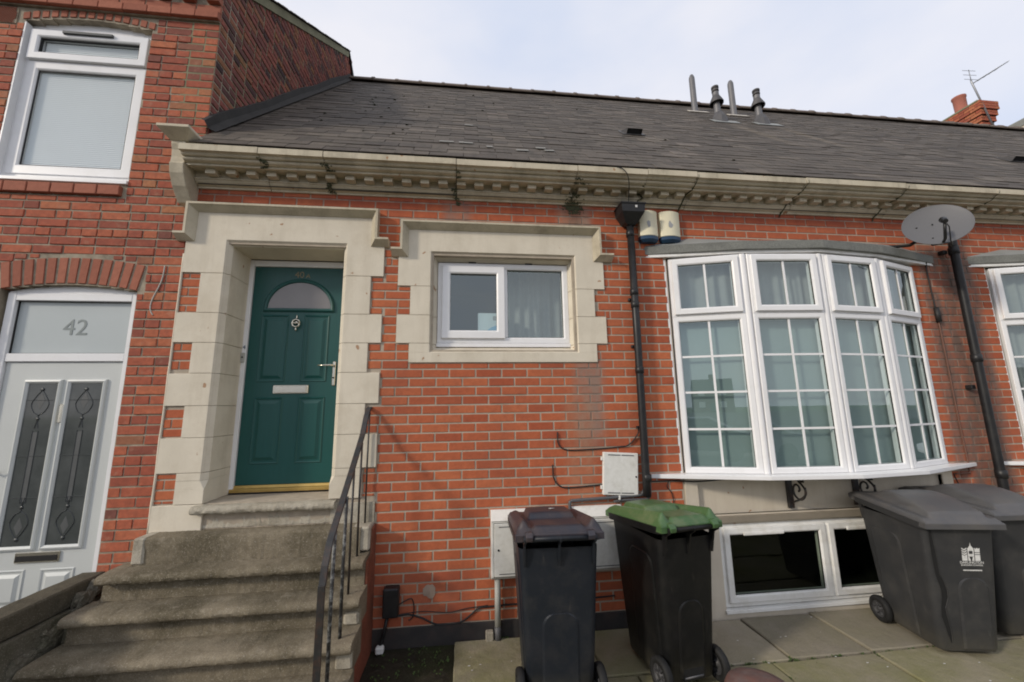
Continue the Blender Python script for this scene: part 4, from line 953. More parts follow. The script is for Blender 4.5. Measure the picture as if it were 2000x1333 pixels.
# ---- green door 40A
def panel_raised(mb, x0, x1, z0, z1, y, d=.012, s=.035):
    """recessed moat with a raised fielded panel"""
    prof_v = []
    def rect(u, yy): return [(x0+u, yy, z0+u), (x1-u, yy, z0+u), (x1-u, yy, z1-u), (x0+u, yy, z1-u)]
    rings = [rect(0, y), rect(.006, y-.006), rect(.014, y-.004), rect(.022, y+.004), rect(.022+s, y-.010)]
    vs = [p for r_ in rings for p in r_]; fs = []
    for i in range(len(rings)-1):
        for k in range(4): fs.append((i*4+k, i*4+(k+1) % 4, (i+1)*4+(k+1) % 4, (i+1)*4+k))
    fs.append(tuple((len(rings)-1)*4+k for k in range(4))); mb.add(vs, fs)
def green_door_build():
    fr = MB(); 
    fr.box(-1.508, -1.472, .305, .37, -1.085, .975, .003); fr.box(-.652, -.592, .305, .37, -1.085, .975, .003); fr.box(-1.471, -.653, .306, .369, .920, .974, .003)
    fr = fr.build('door_frame', 'upvc', H40)
    d = MB().box(-1.468, -.655, .325, .365, -1.03, .917, .002).build('front_door', 'green', H40)
    for (a, b) in ((-1.375, -1.135), (-1.005, -.78)):
        for (z0, z1) in ((-.155, .46), (-.86, -.29)):
            mb = MB(); panel_raised(mb, a, b, z0, z1, .3245); mb.build('door_panel', 'green', d)
    # fanlight
    cx, cz, r_, h = -1.055, .525, .275, .245
    pts = [(cx+r_*math.cos(math.pi*i/28), cz+h*math.sin(math.pi*i/28)) for i in range(29)]
    MB().add([(a, .3225, b) for a, b in pts], [tuple(range(29))]).build('fanlight_glass', 'frostd', d)
    mb = MB(); prof = [(0, 0), (.006, -.014), (.022, -.018), (.034, -.008), (.036, 0)]
    vs = []; path = pts+[pts[0]]
    n = 29
    for i, (a, b) in enumerate(pts):
        t = math.pi*i/28; ox, oz = math.cos(t), math.sin(t)
        if i == 0: ox, oz = 1.0, -1.0
        if i == 28: ox, oz = -1.0, -1.0
        for (u, y) in prof: vs.append((a+ox*u, .3235+y, b+oz*u))
    m_ = len(prof); fs = [(i*m_+j, ((i+1) % n)*m_+j, ((i+1) % n)*m_+j+1, i*m_+j+1) for i in range(n) for j in range(m_-1)]
    mb.add(vs, fs); mb.build('fanlight_moulding', 'green', d)
    # letter plate
    lp = MB().box(-1.225, -.925, .313, .325, -.258, -.182, .004); lp.build('letter_plate', 'chrome', d)
    MB().box(-1.21, -.94, .308, .3125, -.25, -.192, .002).build('letter_flap', 'chrome', d)
    # lever handle and backplate
    hp = MB().box(-.728, -.700, .312, .325, -.19, .03, .005).build('handle', 'chrome', d)
    MB().tube([(-.714, .31, -.01), (-.714, .27, -.01), (-.73, .262, -.010), (-.79, .262, -.012), (-.84, .266, -.012)], [.009, .009, .009, .008, .006], 8).build('lever', 'chrome', d)
    MB().lathe([(0, -.004), (.008, -.004), (.008, .0)], (-.714, .31, -.12), 'y', 10).build('keyhole', 'black', d)
    # knocker: urn shape with ring
    k = MB(); c = (-1.068, .315, .385)
    k.lathe([(.0, .075), (.004, .07), (.007, .055), (.004, .04), (.012, .035), (.012, .03)], (c[0], .315, c[2]), 'z', 8)
    ring = [(c[0]+.034*math.cos(a), .302, c[2]-.005+.036*math.sin(a)) for a in [2*math.pi*i/8 for i in range(9)]]
    k.tube(ring, .0075, 6); k.lathe([(0, -.008), (.013, -.006), (.016, 0), (.013, .012)], (c[0], .312, c[2]+.004), 'y', 10)
    k.tube([(c[0]-.03, .302, c[2]-.012), (c[0]-.01, .298, c[2]+.0), (c[0], .298, c[2]-.01), (c[0]+.01, .298, c[2]), (c[0]+.03, .302, c[2]-.012)], .006, 6)
    k.lathe([(.0, -.075), (.008, -.07), (.009, -.06), (.004, -.05), (.006, -.045)], (c[0], .308, c[2]), 'z', 8)
    k.build('door_knocker', 'chrome', d)
    T = lambda x, z: Matrix.Translation((x, .3225, z))
    text_obj('door_number', '40', .085, 'brassn', d, T(-1.075, .845)); text_obj('door_number', 'A', .058, 'brassn', d, T(-.998, .836))
    text_obj('frame_number', '4', .05, 'blue', fr, Matrix.Translation((-1.489, .3035, .155)))
    # brass threshold
    MB().extr([(.30, -1.086), (.30, -1.060), (.315, -1.052), (.325, -1.032), (.36, -1.032), (.36, -1.086)], -1.50, -.60, 'x').build('threshold', 'brass', fr, bevel=.002)
    # bell push on the frame side
    MB().box(-1.507, -1.474, .290, .304, .02, .105, .004).build('bell_push', 'greypipe', fr)
    MB().lathe([(0, -.004), (.007, -.003), (.007, .002)], (-1.49, .289, .065), 'y', 10).build('bell_button', 'black', fr)
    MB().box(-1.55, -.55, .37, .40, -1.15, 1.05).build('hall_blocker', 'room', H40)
green_door_build()

# ================================================================== STAIR
ST = thing('stone_staircase', 'worn stone steps rising to the green door between coping wall and black handrail', 'staircase', (-1.1, -.5, GZ))
def step(x0, x1, ztop, yf, yb, h, m, nose=.03, jit=.006, seed=0, label=None, plain=False, ns=60):
    if plain: pr = [(yb, ztop), (yf+.02, ztop), (yf+.006, ztop-.006), (yf, ztop-.02), (yf+.004, ztop-h*.5), (yf+.006, ztop-h), (yb, ztop-h)]
    else:
        pr = [(yb, ztop), (yf+.10, ztop), (yf+.05, ztop-.002), (yf+.022, ztop-.006), (yf+.007, ztop-.016), (yf, ztop-.032), (yf+.003, ztop-.048), (yf+.014, ztop-.060), (yf+.032, ztop-.064), (yf+.072, ztop-.064), (yf+.078, ztop-.070), (yf+.076, ztop-h*.8), (yf+.070, ztop-h), (yb, ztop-h)]
    mid = []
    for (a, b), (c, d) in zip(pr, pr[1:]+pr[:1]): mid.append((a, b)); 
    mb = MB().extr(pr, x0, x1, 'x', 150, jit*.55, seed, 11); mb.v = [(x, y+.0035*noise.noise(Vector((x*60, y*60, z*60))), z+.003*noise.noise(Vector((x*55+9, y*55, z*55)))) for x, y, z in mb.v]
    o = mb.build('step', m, ST)
    for p in o.data.polygons: p.use_smooth = True
    o.modifiers.new('edge', 'EDGE_SPLIT').split_angle = R(38)
    if label: o['label'] = label
    return o
step(-1.56, -.53, -1.105, -.075, .31, .17, 'stepp', seed=1, jit=.008, label='top step with flaking cream paint on its nose')
step(-1.83, -.30, -1.285, -.165, .05, .18, 'step', seed=2, plain=True, jit=.006)
step(-1.93, -.235, -1.465, -.33, -.10, .18, 'step', seed=3)
step(-1.985, -.215, -1.645, -.475, -.24, .18, 'step', seed=4)
step(-2.02, -.21, -1.825, -.645, -.38, .18, 'step', seed=5)
step(-2.03, -.205, -2.005, -.84, -.55, .175, 'step', seed=6)
# cream painted patches on block ends
MB().box(-1.845, -1.765, -.172, -.0, -1.46, -1.283, .012).build('painted_block_end', 'stepp', ST)
MB().box(-.372, -.235, -.15, .0, -1.455, -1.283, .012).build('painted_block_end', 'stepp', ST)
# rubble packing under the treads at the right end
for (x0, x1, y0, y1, z0, z1, s_) in [(-.33, -.225, -.40, -.2, -1.74, -1.65, 1), (-.32, -.225, -.42, -.3, -1.83, -1.75, 2), (-.32, -.215, -.58, -.4, -2.0, -1.83, 3)]:
    mb = MB(); n = 5; vs = []; fs = []
    mb.box(x0, x1, y0, y1, z0, z1, .015)
    mb.v = [(a+.012*noise.noise(Vector((a*30, b*30, c*30+s_))), b+.012*noise.noise(Vector((a*33, b*28, c*30+s_+9))), c) for a, b, c in mb.v]
    mb.build('packing_stone', 'stepp', ST)
# solid core and red painted side
prs = [(.0, -1.30), (-.10, -1.31), (-.12, -1.49), (-.24, -1.50), (-.25, -1.67), (-.38, -1.68), (-.39, -1.85), (-.55, -1.87), (-.56, -2.03), (-.76, -2.04), (-.76, GZ-.03), (0, GZ-.03)]
MB().extr(prs, -.2335, -.218, 'x').build('side_wall', 'redside', ST)
prs2 = [(y*.96 if y < 0 else y, z-.012) for y, z in prs]
MB().extr(prs2, -1.80, -.236, 'x').build('core', 'rubble', ST)
MB().extr([(y, z) for y, z in prs2 if z < -1.6]+[(0, -1.67)], -2.03, -1.801, 'x').build('core', 'rubble', ST)
# left parapet
pw = thing('parapet_wall', 'low rough rendered wall with dark flat coping left of the steps', 'wall', (-2.15, -1.2, GZ))
mb = MB(); vs = []; ny, nz3 = 60, 18
mb.extr([(-2.235, GZ-.05), (-2.235, -1.672), (-2.06, -1.672), (-2.055, -1.80), (-2.035, -1.95), (-2.03, GZ-.05)], -.02, -2.6, 'y', 90, .010, 3, 9)
for q in list(mb.f)[:0]: pass
o = mb.build('wall_body', 'rubble', pw)
# rough rendered stones facing the steps
rnd = random.Random(11)
for (y, z, s_, w) in [(-.12, -1.60, .05, .09), (-.22, -1.64, .05, .10), (-.30, -1.72, .05, .09), (-.42, -1.76, .055, .10), (-.42, -1.9, .06, .11), (-.58, -1.84, .06, .11), (-.60, -1.98, .06, .12), (-.75, -1.95, .06, .12), (-.74, -2.09, .06, .12), (-.9, -1.86, .06, .12), (-.92, -2.03, .06, .13)]:
    mb = MB(); mb.lathe([(.001, -1), (.5, -.97), (.8, -.9), (.95, -.7), (1, -.3), (1, 0), (1, .35), (.93, .75), (.8, .93), (.5, .98), (.001, 1)], (0, 0, 0), n=24, smooth=False)
    def sq(p):
        m_ = max(abs(p[0]), abs(p[1]), 1e-6); k_ = math.hypot(p[0], p[1])/m_; k_ = 1+(k_-1)*.7
        return (p[0]*k_, p[1]*k_, p[2])
    def rough(p, y=y, z=z, s_=s_, w=w):
        q = sq(p); n1 = noise.noise_vector(Vector(p)*1.6+Vector((y*9, z*9, 0))); n2 = noise.noise_vector(Vector(p)*5+Vector((z*19, y*9, 3)))
        return (-2.062+q[0]*.035+.012*n1.x+.006*n2.x, y+q[1]*w*.58+.028*n1.y+.007*n2.y, z+q[2]*s_*.95+.024*n1.z+.007*n2.z)
    mb.v = [rough(p) for p in mb.v]
    mb.build('rubble_stone', 'rubble', pw)
for (a, b) in ((-.02, -.95), (-.955, -1.8), (-1.805, -2.6)):
    mb = MB().extr([(-2.265, -1.665), (-2.265, -1.545), (-2.255, -1.535), (-2.11, -1.535), (-2.10, -1.545), (-2.095, -1.66)], a, b, 'y', 30, .004, 5, 8); mb.build('coping_stone', 'coping', pw)

# ---- handrail
HR = thing('handrail', 'black painted iron handrail with balusters on the right of the steps', 'railing', (-.32, -.45, -1.6))
rail = [(-.305, .02, -.392), (-.31, -.03, -.40), (-.315, -.08, -.46), (-.32, -.15, -.60), (-.32, -.32, -.76), (-.32, -.66, -1.065), (-.325, -.78, -1.19), (-.325, -.845, -1.30), (-.325, -.87, -1.40)]
def flat_bar(pts, w, t):
    mb = MB(); vs = []; pts = [Vector(p) for p in pts]
    for i, p in enumerate(pts):
        d = (pts[min(i+1, len(pts)-1)]-pts[max(i-1, 0)]).normalized(); up = Vector((1, 0, 0)).cross(d).normalized()
        if up.z < 0: up = -up
        for (a, b) in ((-w/2, t/2), (-w/2+.003, t/2+.003), (w/2-.003, t/2+.003), (w/2, t/2), (w/2, -t/2), (-w/2, -t/2)): vs.append(p+Vector((1, 0, 0))*a+up*b)
    m_ = 6; mb.add(vs, [(i*m_+j, i*m_+(j+1) % m_, (i+1)*m_+(j+1) % m_, (i+1)*m_+j) for i in range(len(pts)-1) for j in range(m_)]+[tuple(range(m_)), tuple(range(len(vs)-m_, len(vs)))])
    return mb
flat_bar(rail, .040, .010).build('rail', 'iron', HR)
def rail_z(y):
    for (a, b) in zip(rail[:-1], rail[1:]):
        if b[1] <= y <= a[1]: t = (y-a[1])/(b[1]-a[1]+1e-9); return a[2]+(b[2]-a[2])*t
    return -1.4
for (x, y, zb, m, r_) in [(-.30, -.035, -1.285, 'iron', .007), (-.305, -.21, -1.465, 'iron', .008), (-.308, -.385, -1.645, 'iron', .008), (-.30, -.56, -1.825, 'ironw', .011), (-.315, -.72, -2.005, 'ironw', .012)]:
    MB().tube([(x, y, zb-.02), (x-.003, y, (zb+rail_z(y))/2), (x, y, rail_z(y)-.004)], r_, 8).build('baluster', m, HR)
MB().box(-.345, -.305, -.885, -.872, GZ, -1.39, .002).build('newel_post', 'iron', HR)

# ================================================================== RAINWATER PIPES, BOXES, CABLES
def hopper_pipe():
    t = thing('downpipe', 'black plastic downpipe with hopper head left of the bay window', 'downpipe', (2.02, -.07, GZ), 'black downpipes')
    mb = MB()
    def rr(x0, x1, y0, y1, z): return [(x0, y0, z), (x1, y0, z), (x1, y1, z), (x0, y1, z)]
    rings = [rr(1.895, 2.14, -.19, -.005, 1.452), rr(1.895, 2.14, -.19, -.005, 1.44), rr(1.903, 2.132, -.183, -.008, 1.435), rr(1.91, 2.125, -.178, -.01, 1.365), rr(1.955, 2.08, -.12, -.02, 1.285), rr(1.985, 2.055, -.105, -.03, 1.265)]
    vs = [p for r_ in rings for p in r_]; mb.add(vs, [(i*4+k, i*4+(k+1) % 4, (i+1)*4+(k+1) % 4, (i+1)*4+k) for i in range(5) for k in range(4)])
    inn = rr(1.902, 2.133, -.183, -.012, 1.452)+rr(1.915, 2.12, -.17, -.02, 1.40); mb.add(inn, [(k, (k+1) % 4, 4+(k+1) % 4, 4+k) for k in range(4)]+[(4, 5, 6, 7)])
    mb.build('hopper_head', 'blackpl', t, bevel=.003)
    MB().box(2.032, 2.052, -.1865, -.184, 1.40, 1.422).build('white_sticker', 'whiteprint', t)
    MB().tube([(2.02, -.068, 1.27), (2.018, -.068, .2), (2.01, -.068, -1.0), (2.008, -.068, -1.17)], .033, 16).build('pipe', 'blackpl', t)
    for z in (1.19, .62, .50, -.10, -1.02): MB().lathe([(.034, -.03), (.038, -.028), (.038, .028), (.034, .03)], (2.017, -.068, z), n=16).build('socket', 'blackpl', t)
    for z in (.56, .12, -.6): MB().box(1.975, 2.06, -.035, -.006, z-.012, z+.012, .003).build('bracket', 'blackpl', t)
hopper_pipe()
def right_pipe():
    t = thing('downpipe', 'black iron downpipe right of the satellite dish beside the second bay', 'downpipe', (5.5, -.1, GZ), 'black downpipes')
    MB().tube([(5.50, -.16, 1.52), (5.50, -.15, 1.46), (5.505, -.10, 1.38), (5.505, -.09, 1.3), (5.495, -.09, -1.2), (5.49, -.09, GZ)], .036, 16).build('pipe', 'blackpl', t)
    for z in (1.12, .0, -1.1): MB().lathe([(.037, -.04), (.043, -.037), (.043, .037), (.037, .04)], (5.5, -.09, z), n=16).build('collar', 'blackpl', t)
    for z in (1.12, -.28): MB().box(5.42, 5.47, -.06, -.004, z-.02, z+.02, .005).build('bracket', 'blackpl', t)
right_pipe()
def alarm(x0, x1, lab, seed):
    t = thing('alarm_box', lab, 'alarm box', ((x0+x1)/2, -.04, 1.12), 'cream and blue alarm boxes')
    z0, z1 = 1.135, 1.435; n = 8
    prof = [(x0, 0.0)]+[(x0+(x1-x0)*i/n, -.055-.030*math.sin(math.pi*i/n)) for i in range(n+1)]+[(x1, 0.0)]
    MB().extr(prof, z0+.045, z1, 'z').build('cover', 'alarm', t, bevel=.006)
    p2 = [(a, b*.97) for a, b in prof]; p3 = [(x0+.02+(a-x0)*.8, b*.7) for a, b in prof]; m_ = len(prof)
    mb = MB(); vs = [(a, b, z0+.044) for a, b in p2]+[(a, b, z0+.012) for a, b in p2]+[(a, b, z0-.012) for a, b in p3]
    mb.add(vs, [(i*m_+j, i*m_+(j+1) % m_, (i+1)*m_+(j+1) % m_, (i+1)*m_+j) for i in range(2) for j in range(m_)]+[tuple(range(2*m_, 3*m_)), tuple(range(m_))]); mb.build('strobe_lens', 'blue', t)
    xc = (x0+x1)/2
    rnd = random.Random(seed)
    pts = [(xc-.012+.025*math.cos(a)*rnd.uniform(.5, 1.1), z0+.155+.05*math.sin(a)*rnd.uniform(.5, 1.1)) for a in [i*.9 for i in range(7)]]
    MB().add([(a, -.0858, b) for a, b in pts]+[(a, -.0845, b) for a, b in pts], [tuple(range(7))]+[(i, (i+1) % 7, 7+(i+1) % 7, 7+i) for i in range(7)]).build('worn_emblem', 'print', t)
alarm(2.125, 2.305, 'cream alarm box with blue base, left one, touching the black hopper', 1)
alarm(2.335, 2.53, 'cream alarm box with blue base, right one, nearer the bay canopy', 2)
def meter(x0, x1, z0, z1, dpt, lab, hood=True, door=True):
    t = thing('meter_box', lab, 'meter box', ((x0+x1)/2, -.05, z0), 'white utility meter boxes')
    if hood:
        MB().extr([(0, z0), (-dpt+.02, z0), (-dpt, z0+.02), (-dpt, z1-.07), (-dpt-.008, z1-.065), (-.02, z1), (0, z1)], x0, x1, 'x').build('case', 'meter', t, bevel=.004)
    d = MB().box(x0+.022, x1-.022, -dpt-.008, -dpt+.002, z0+.025, z1-.085, .003).build('door', 'meter', t)
    MB().ring(x0+.018, x1-.018, z0+.021, z1-.081, [(0, -dpt-.001), (.004, -dpt-.001), (.004, -dpt+.001), (0, -dpt+.001)]).build('door_gap', 'black', t)
    for (zz) in (z0+.045, z1-.11): MB().box(x0+.06, x1-.06, -dpt-.0095, -dpt-.0075, zz-.003, zz+.003).build('door_slot', 'dgrey', d)
    MB().lathe([(0, -.004), (.008, -.003), (.008, .0)], (x0+.055, -dpt-.009, (z0+z1)/2-.03), 'y', 10).build('lock', 'black', d)
meter(.685, 1.09, -1.735, -1.235, .10, 'white meter box on the brick wall behind the navy bin')
meter(1.36, 1.79, -1.72, -1.235, .10, 'white meter box half hidden between the navy bin and the green lidded bin')
def flat_meter():
    t = thing('meter_box', 'flat white cupboard door hung slightly crooked beside the downpipe', 'meter box', (1.79, -.03, -1.15), 'white utility meter boxes')
    T = Matrix.Translation((1.80, 0, -.985)) @ Matrix.Rotation(R(3.5), 4, 'Y')
    MB(T).box(-.155, .155, -.04, -.004, -.175, .175, .005).build('door', 'meter', t)
    for zz in (-.155, .155):
        for (a, b) in ((-.115, -.005), (.005, .115)): MB(T).box(a, b, -.042, -.039, zz-.004, zz+.004).build('door_slot', 'dgrey', t)
    MB(T).lathe([(0, -.045), (.008, -.043), (.008, -.04)], (.135, 0, -.02), 'y', 10).build('lock', 'black', t)
    for zz in (-.115, .12): MB(T).box(-.172, -.156, -.035, -.01, zz-.015, zz+.015, .002).build('hinge', 'meter', t)
    MB(T).box(-.02, -.005, -.045, -.01, -.21, -.176, .002).build('latch', 'meter', t)
flat_meter()
def wire(name, pts, r, m, label, n=6, cat='cable', group=None):
    o = MB().tube(pts, r, n).build(name, m); return tag(o, label, cat, group)
def smooth_path(pts, k=6):
    P = [Vector(p) for p in pts]; out = []
    for i in range(len(P)-1):
        p0 = P[max(i-1, 0)]; p1 = P[i]; p2 = P[i+1]; p3 = P[min(i+2, len(P)-1)]
        for j in range(k):
            t = j/k; out.append(tuple(0.5*((2*p1)+(-p0+p2)*t+(2*p0-5*p1+4*p2-p3)*t*t+(-p0+3*p1-3*p2+p3)*t**3)))
    out.append(tuple(P[-1])); return out
wire('cable', smooth_path([(1.265, .0, -.63), (1.265, -.012, -.64), (1.27, -.012, -.72), (1.32, -.012, -.77), (1.45, -.012, -.78), (1.80, -.012, -.765), (1.90, -.014, -.745), (1.98, -.02, -.66), (1.985, -.03, -.60)]), .0055, 'cable', 'upper black cable looping from a wall hole to the downpipe')
wire('cable', smooth_path([(1.215, .0, -.90), (1.215, -.012, -.91), (1.22, -.012, -1.0), (1.27, -.012, -1.07), (1.37, -.012, -1.085), (1.64, -.012, -1.07)]), .0055, 'cable', 'lower black cable looping from a wall hole behind the crooked cupboard door')
wire('waste_pipe', smooth_path([(1.345, -.03, -1.34), (1.345, -.03, -1.22), (1.355, -.03, -1.19), (1.39, -.03, -1.185), (1.70, -.03, -1.175), (1.95, -.03, -1.165), (1.985, -.03, -1.15), (2.0, -.05, -1.1)], 5), .013, 'dgrey', 'dark grey waste pipe running along the brick above the middle meter box', 10, 'pipe')
wire('waste_pipe', smooth_path([(1.73, -.02, -1.21), (1.80, -.025, -1.20), (1.98, -.03, -1.20), (2.03, -.04, -1.19), (2.045, -.05, -1.15), (2.045, -.055, -1.05)], 5), .011, 'dgrey', 'short brown grey pipe curling under the foot of the black downpipe', 10, 'pipe')
wire('cable', smooth_path([(1.67, .05, 1.90), (1.78, -.24, 1.735), (1.86, -.30, 1.715), (1.92, -.30, 1.66), (1.955, -.255, 1.60), (1.985, -.17, 1.54), (1.99, -.13, 1.46), (1.99, -.10, 1.43)]), .004, 'cable', 'thin black aerial cable dropping off the roof into the hopper')
wire('cable', smooth_path([(2.06, -.01, -1.06), (2.3, -.012, -1.062), (2.5, -.02, -1.075), (2.8, -.015, -1.062)]), .006, 'cable', 'black cable running under the left end of the bay sill')
wire('cable', smooth_path([(2.24, -.012, -1.06), (2.22, -.012, -1.11), (2.26, -.012, -1.17), (2.27, -.012, -1.28)]), .004, 'cable', 'thin black cable hanging under the left end of the bay sill')
wire('cable', smooth_path([(5.23, -.03, 1.02), (5.235, -.015, .9), (5.25, -.015, .5)]), .007, 'cable', 'black cable dropping down the brick from the satellite dish')
wire('cable_joiner', [(5.252, -.02, .53), (5.256, -.02, .38)], .022, 'cable', 'small black joiner on the cable below the satellite dish', 8, 'cable joint')
wire('cable', smooth_path([(5.256, -.015, .38), (5.26, -.015, 0), (5.262, -.015, -.6), (5.27, -.015, -1.05), (5.24, -.02, -1.09), (5.1, -.02, -1.095)]), .007, 'brcable', 'brown cable running down the stained brick pier')
wire('cable', smooth_path([(5.08, -.02, -1.09), (5.12, -.02, -1.2), (5.2, -.02, -1.35), (5.25, -.02, -1.5)]), .005, 'cable', 'black cable trailing from the right end of the bay sill')
wire('cable', smooth_path([(-.02, -.05, -1.88), (.02, -.02, -1.87), (.07, -.012, -1.86), (.09, -.012, -1.92), (.08, -.012, -1.99), (.05, -.012, -2.01)]), .004, 'cable', 'thin looping cable right of the small black box')
wire('cable', smooth_path([(-.03, -.04, -1.965), (.05, -.012, -1.97), (.15, -.012, -2.0), (.24, -.012, -2.045), (.3, -.012, -2.055), (.45, -.012, -2.05), (.58, -.012, -1.965), (.66, -.012, -1.955), (.9, -.012, -1.95), (1.35, -.012, -1.95), (1.7, -.012, -1.94)]), .006, 'cable', 'black cable dipping along the foot of the brick wall')
wire('cable', smooth_path([(-.03, -.04, -1.955), (.15, -.012, -1.955), (.35, -.012, -1.975), (.5, -.012, -1.955), (.66, -.012, -1.945)]), .003, 'cable', 'thin grey cable sagging along the foot of the brick wall')
def small_items():
    t = thing('junction_box', 'small black box on the brick beside the foot of the steps', 'junction box', (-.075, -.05, -1.96))
    MB().box(-.135, -.02, -.09, -.006, -1.955, -1.752, .008).build('case', 'blackpl', t)
    MB().box(-.128, -.027, -.094, -.0905, -1.80, -1.76, .001).build('lid_lip', 'blackpl', t)
    MB().tube([(-.10, -.05, -1.95), (-.12, -.05, -2.05), (-.15, -.06, GZ)], .013, 8).build('conduit', 'blackpl', t)
    t = thing('conduit_pipe', 'pale grey pipe dropping from the left meter box to the ground', 'pipe', (.735, -.05, GZ))
    MB().tube([(.735, -.05, -1.735), (.735, -.05, -2.08)], .024, 14).build('upper_pipe', 'greypipe', t)
    MB().tube([(.735, -.05, -2.08), (.735, -.05, GZ-.02)], .027, 14).build('lower_pipe', 'dgrey', t)
    o = MB().box(.64, .70, -.07, -.02, GZ-.01, -2.11, .006).build('stone_fragment', 'stepp'); tag(o, 'small white stone chip at the foot of the pale pipe', 'stone')
    o = MB().box(-.175, -.115, -.10, -.05, GZ-.02, GZ+.03, .01).build('crumpled_paper', 'litter'); tag(o, 'scrap of white rag at the foot of the black conduit', 'litter')
    # mortar patch
    mb = MB(); rnd = random.Random(3); k = 18; pts = [(.205+.055*math.cos(i*2*math.pi/k)*rnd.uniform(.7, 1.15), -1.815+.05*math.sin(i*2*math.pi/k)*rnd.uniform(.75, 1.2)) for i in range(k)]
    mb.add([(a, -.0085, b) for a, b in pts]+[(a+.0, -.003, b) for a, b in pts]+[(.205, -.014, -1.815)], [(i, (i+1) % k, 2*k) for i in range(k)]+[(i, (i+1) % k, k+(i+1) % k, k+i) for i in range(k)]); mb.build('mortar_patch', 'mortar40', wall40)
small_items()

# ---- satellite dish
def dish():
    t = thing('satellite_dish', 'dark grey oval satellite dish fixed under the cornice beside the right downpipe', 'satellite dish', (4.82, 0, 1.0))
    nrm = Vector((-.60, -.66, .36)).normalized(); c = Vector((4.905, -.40, 1.235))
    q = nrm.to_track_quat('Z', 'Y'); T = Matrix.Translation(c) @ q.to_matrix().to_4x4()
    # keep major axis horizontal
    xax = Vector((0, 0, 1)).cross(nrm).normalized(); yax = nrm.cross(xax)
    T = Matrix((( xax.x, yax.x, nrm.x, c.x), (xax.y, yax.y, nrm.y, c.y), (xax.z, yax.z, nrm.z, c.z), (0, 0, 0, 1)))
    mb = MB(T); prof = [(a*.68, b*.68) for a, b in [(.001, 0), (.1, .004), (.2, .018), (.29, .038), (.345, .056), (.352, .06), (.352, .052), (.345, .048), (.29, .030), (.2, .010), (.1, -.004), (.001, -.008)]]
    mb.lathe(prof, (0, 0, -.03), n=48); mb.v = [tuple(v) for v in mb.v]
    mb.build('reflector', 'dish', t)
    MB(T).tube([(0, -.22, .0), (0, -.235, .07), (0, -.14, .19)], .012, 8).build('feed_arm', 'blackpl', t)
    MB(T).tube([(0, -.15, .21), (0, -.12, .185), (0, -.09, .165)], [.018, .024, .028], 12).build('receiver', 'blackpl', t)
    MB(T).tube([(0, -.15, .20), (.02, -.19, .17), (.03, -.25, .07), (.05, -.26, -.03)], .005, 6).build('lead', 'cable', t)
    MB(T).box(-.06, .06, -.18, .12, -.09, -.035, .01).build('back_bracket', 'blackpl', t)
    e = T @ Vector((0, 0, -.07))
    MB().tube([tuple(e), (4.95, -.12, 1.15), (4.62, -.10, 1.12), (4.60, -.01, 1.12)], .017, 8).build('wall_arm', 'blackpl', t)
    MB().box(4.52, 4.68, -.02, -.004, 1.06, 1.18, .003).build('wall_plate', 'blackpl', t)
    for (a, b) in ((-.13, .02), (-.02, .03), (-.05, -.14)): MB(T).lathe([(0, .006), (.006, .004), (.007, 0)], (a, b, -.022+.0012*((a*a+b*b)*300)), n=8).build('bolt', 'black', t)
dish()

# ================================================================== HOUSE 42
H42 = thing('terraced_house', 'taller weathered red brick house with pale door numbered 42 at the left', 'house', (-3.3, 0, GZ))
X42 = -1.812; XL = -6.2
def arch_rects(x0, x1, z0, zs_, rise, n=10):
    """approximate the segmental head with slim rects"""
    r_ = []
    w = (x1-x0)/n; cx = (x0+x1)/2; hw = (x1-x0)/2
    for i in range(n):
        a = x0+w*i; t = (a+w/2-cx)/hw; r_.append((a, a+w, zs_, zs_+rise*(1-t*t)))
    return [(x0, x1, z0, zs_)]+r_
dW = arch_rects(-3.17, -2.185, GZ-.2, .555, .055)
wW = arch_rects(-3.40, -2.38, 1.48, 3.035, .065)
# soldier arch zone over the door
cxd, hwd = -2.66, .505
ring_d = arch_rects(-3.20, -2.135, .555, .79, .055, 12)
rects42 = [(-3.17, -2.185, GZ-.2, .56)]+ring_d+[(-3.40, -2.38, 1.385, 3.03)]+arch_rects(-3.44, -2.34, 3.03, 3.11, .06, 12)+[(XL, X42+.1, 3.17, 4)]+[(-3.66, -3.46, 2.985, 3.155)]
w42 = wall_plate(XL, X42-.004, GZ-.1, 3.60, [(-3.17, -2.185, GZ-.2, .57), (-3.40, -2.38, 1.5, 3.03)]+arch_rects(-3.17, -2.185, .5, .57, .045)[1:]+arch_rects(-3.40, -2.38, 2.9, 3.03, .06)[1:], .003, .26).build('front_wall', 'mortar42', H42)
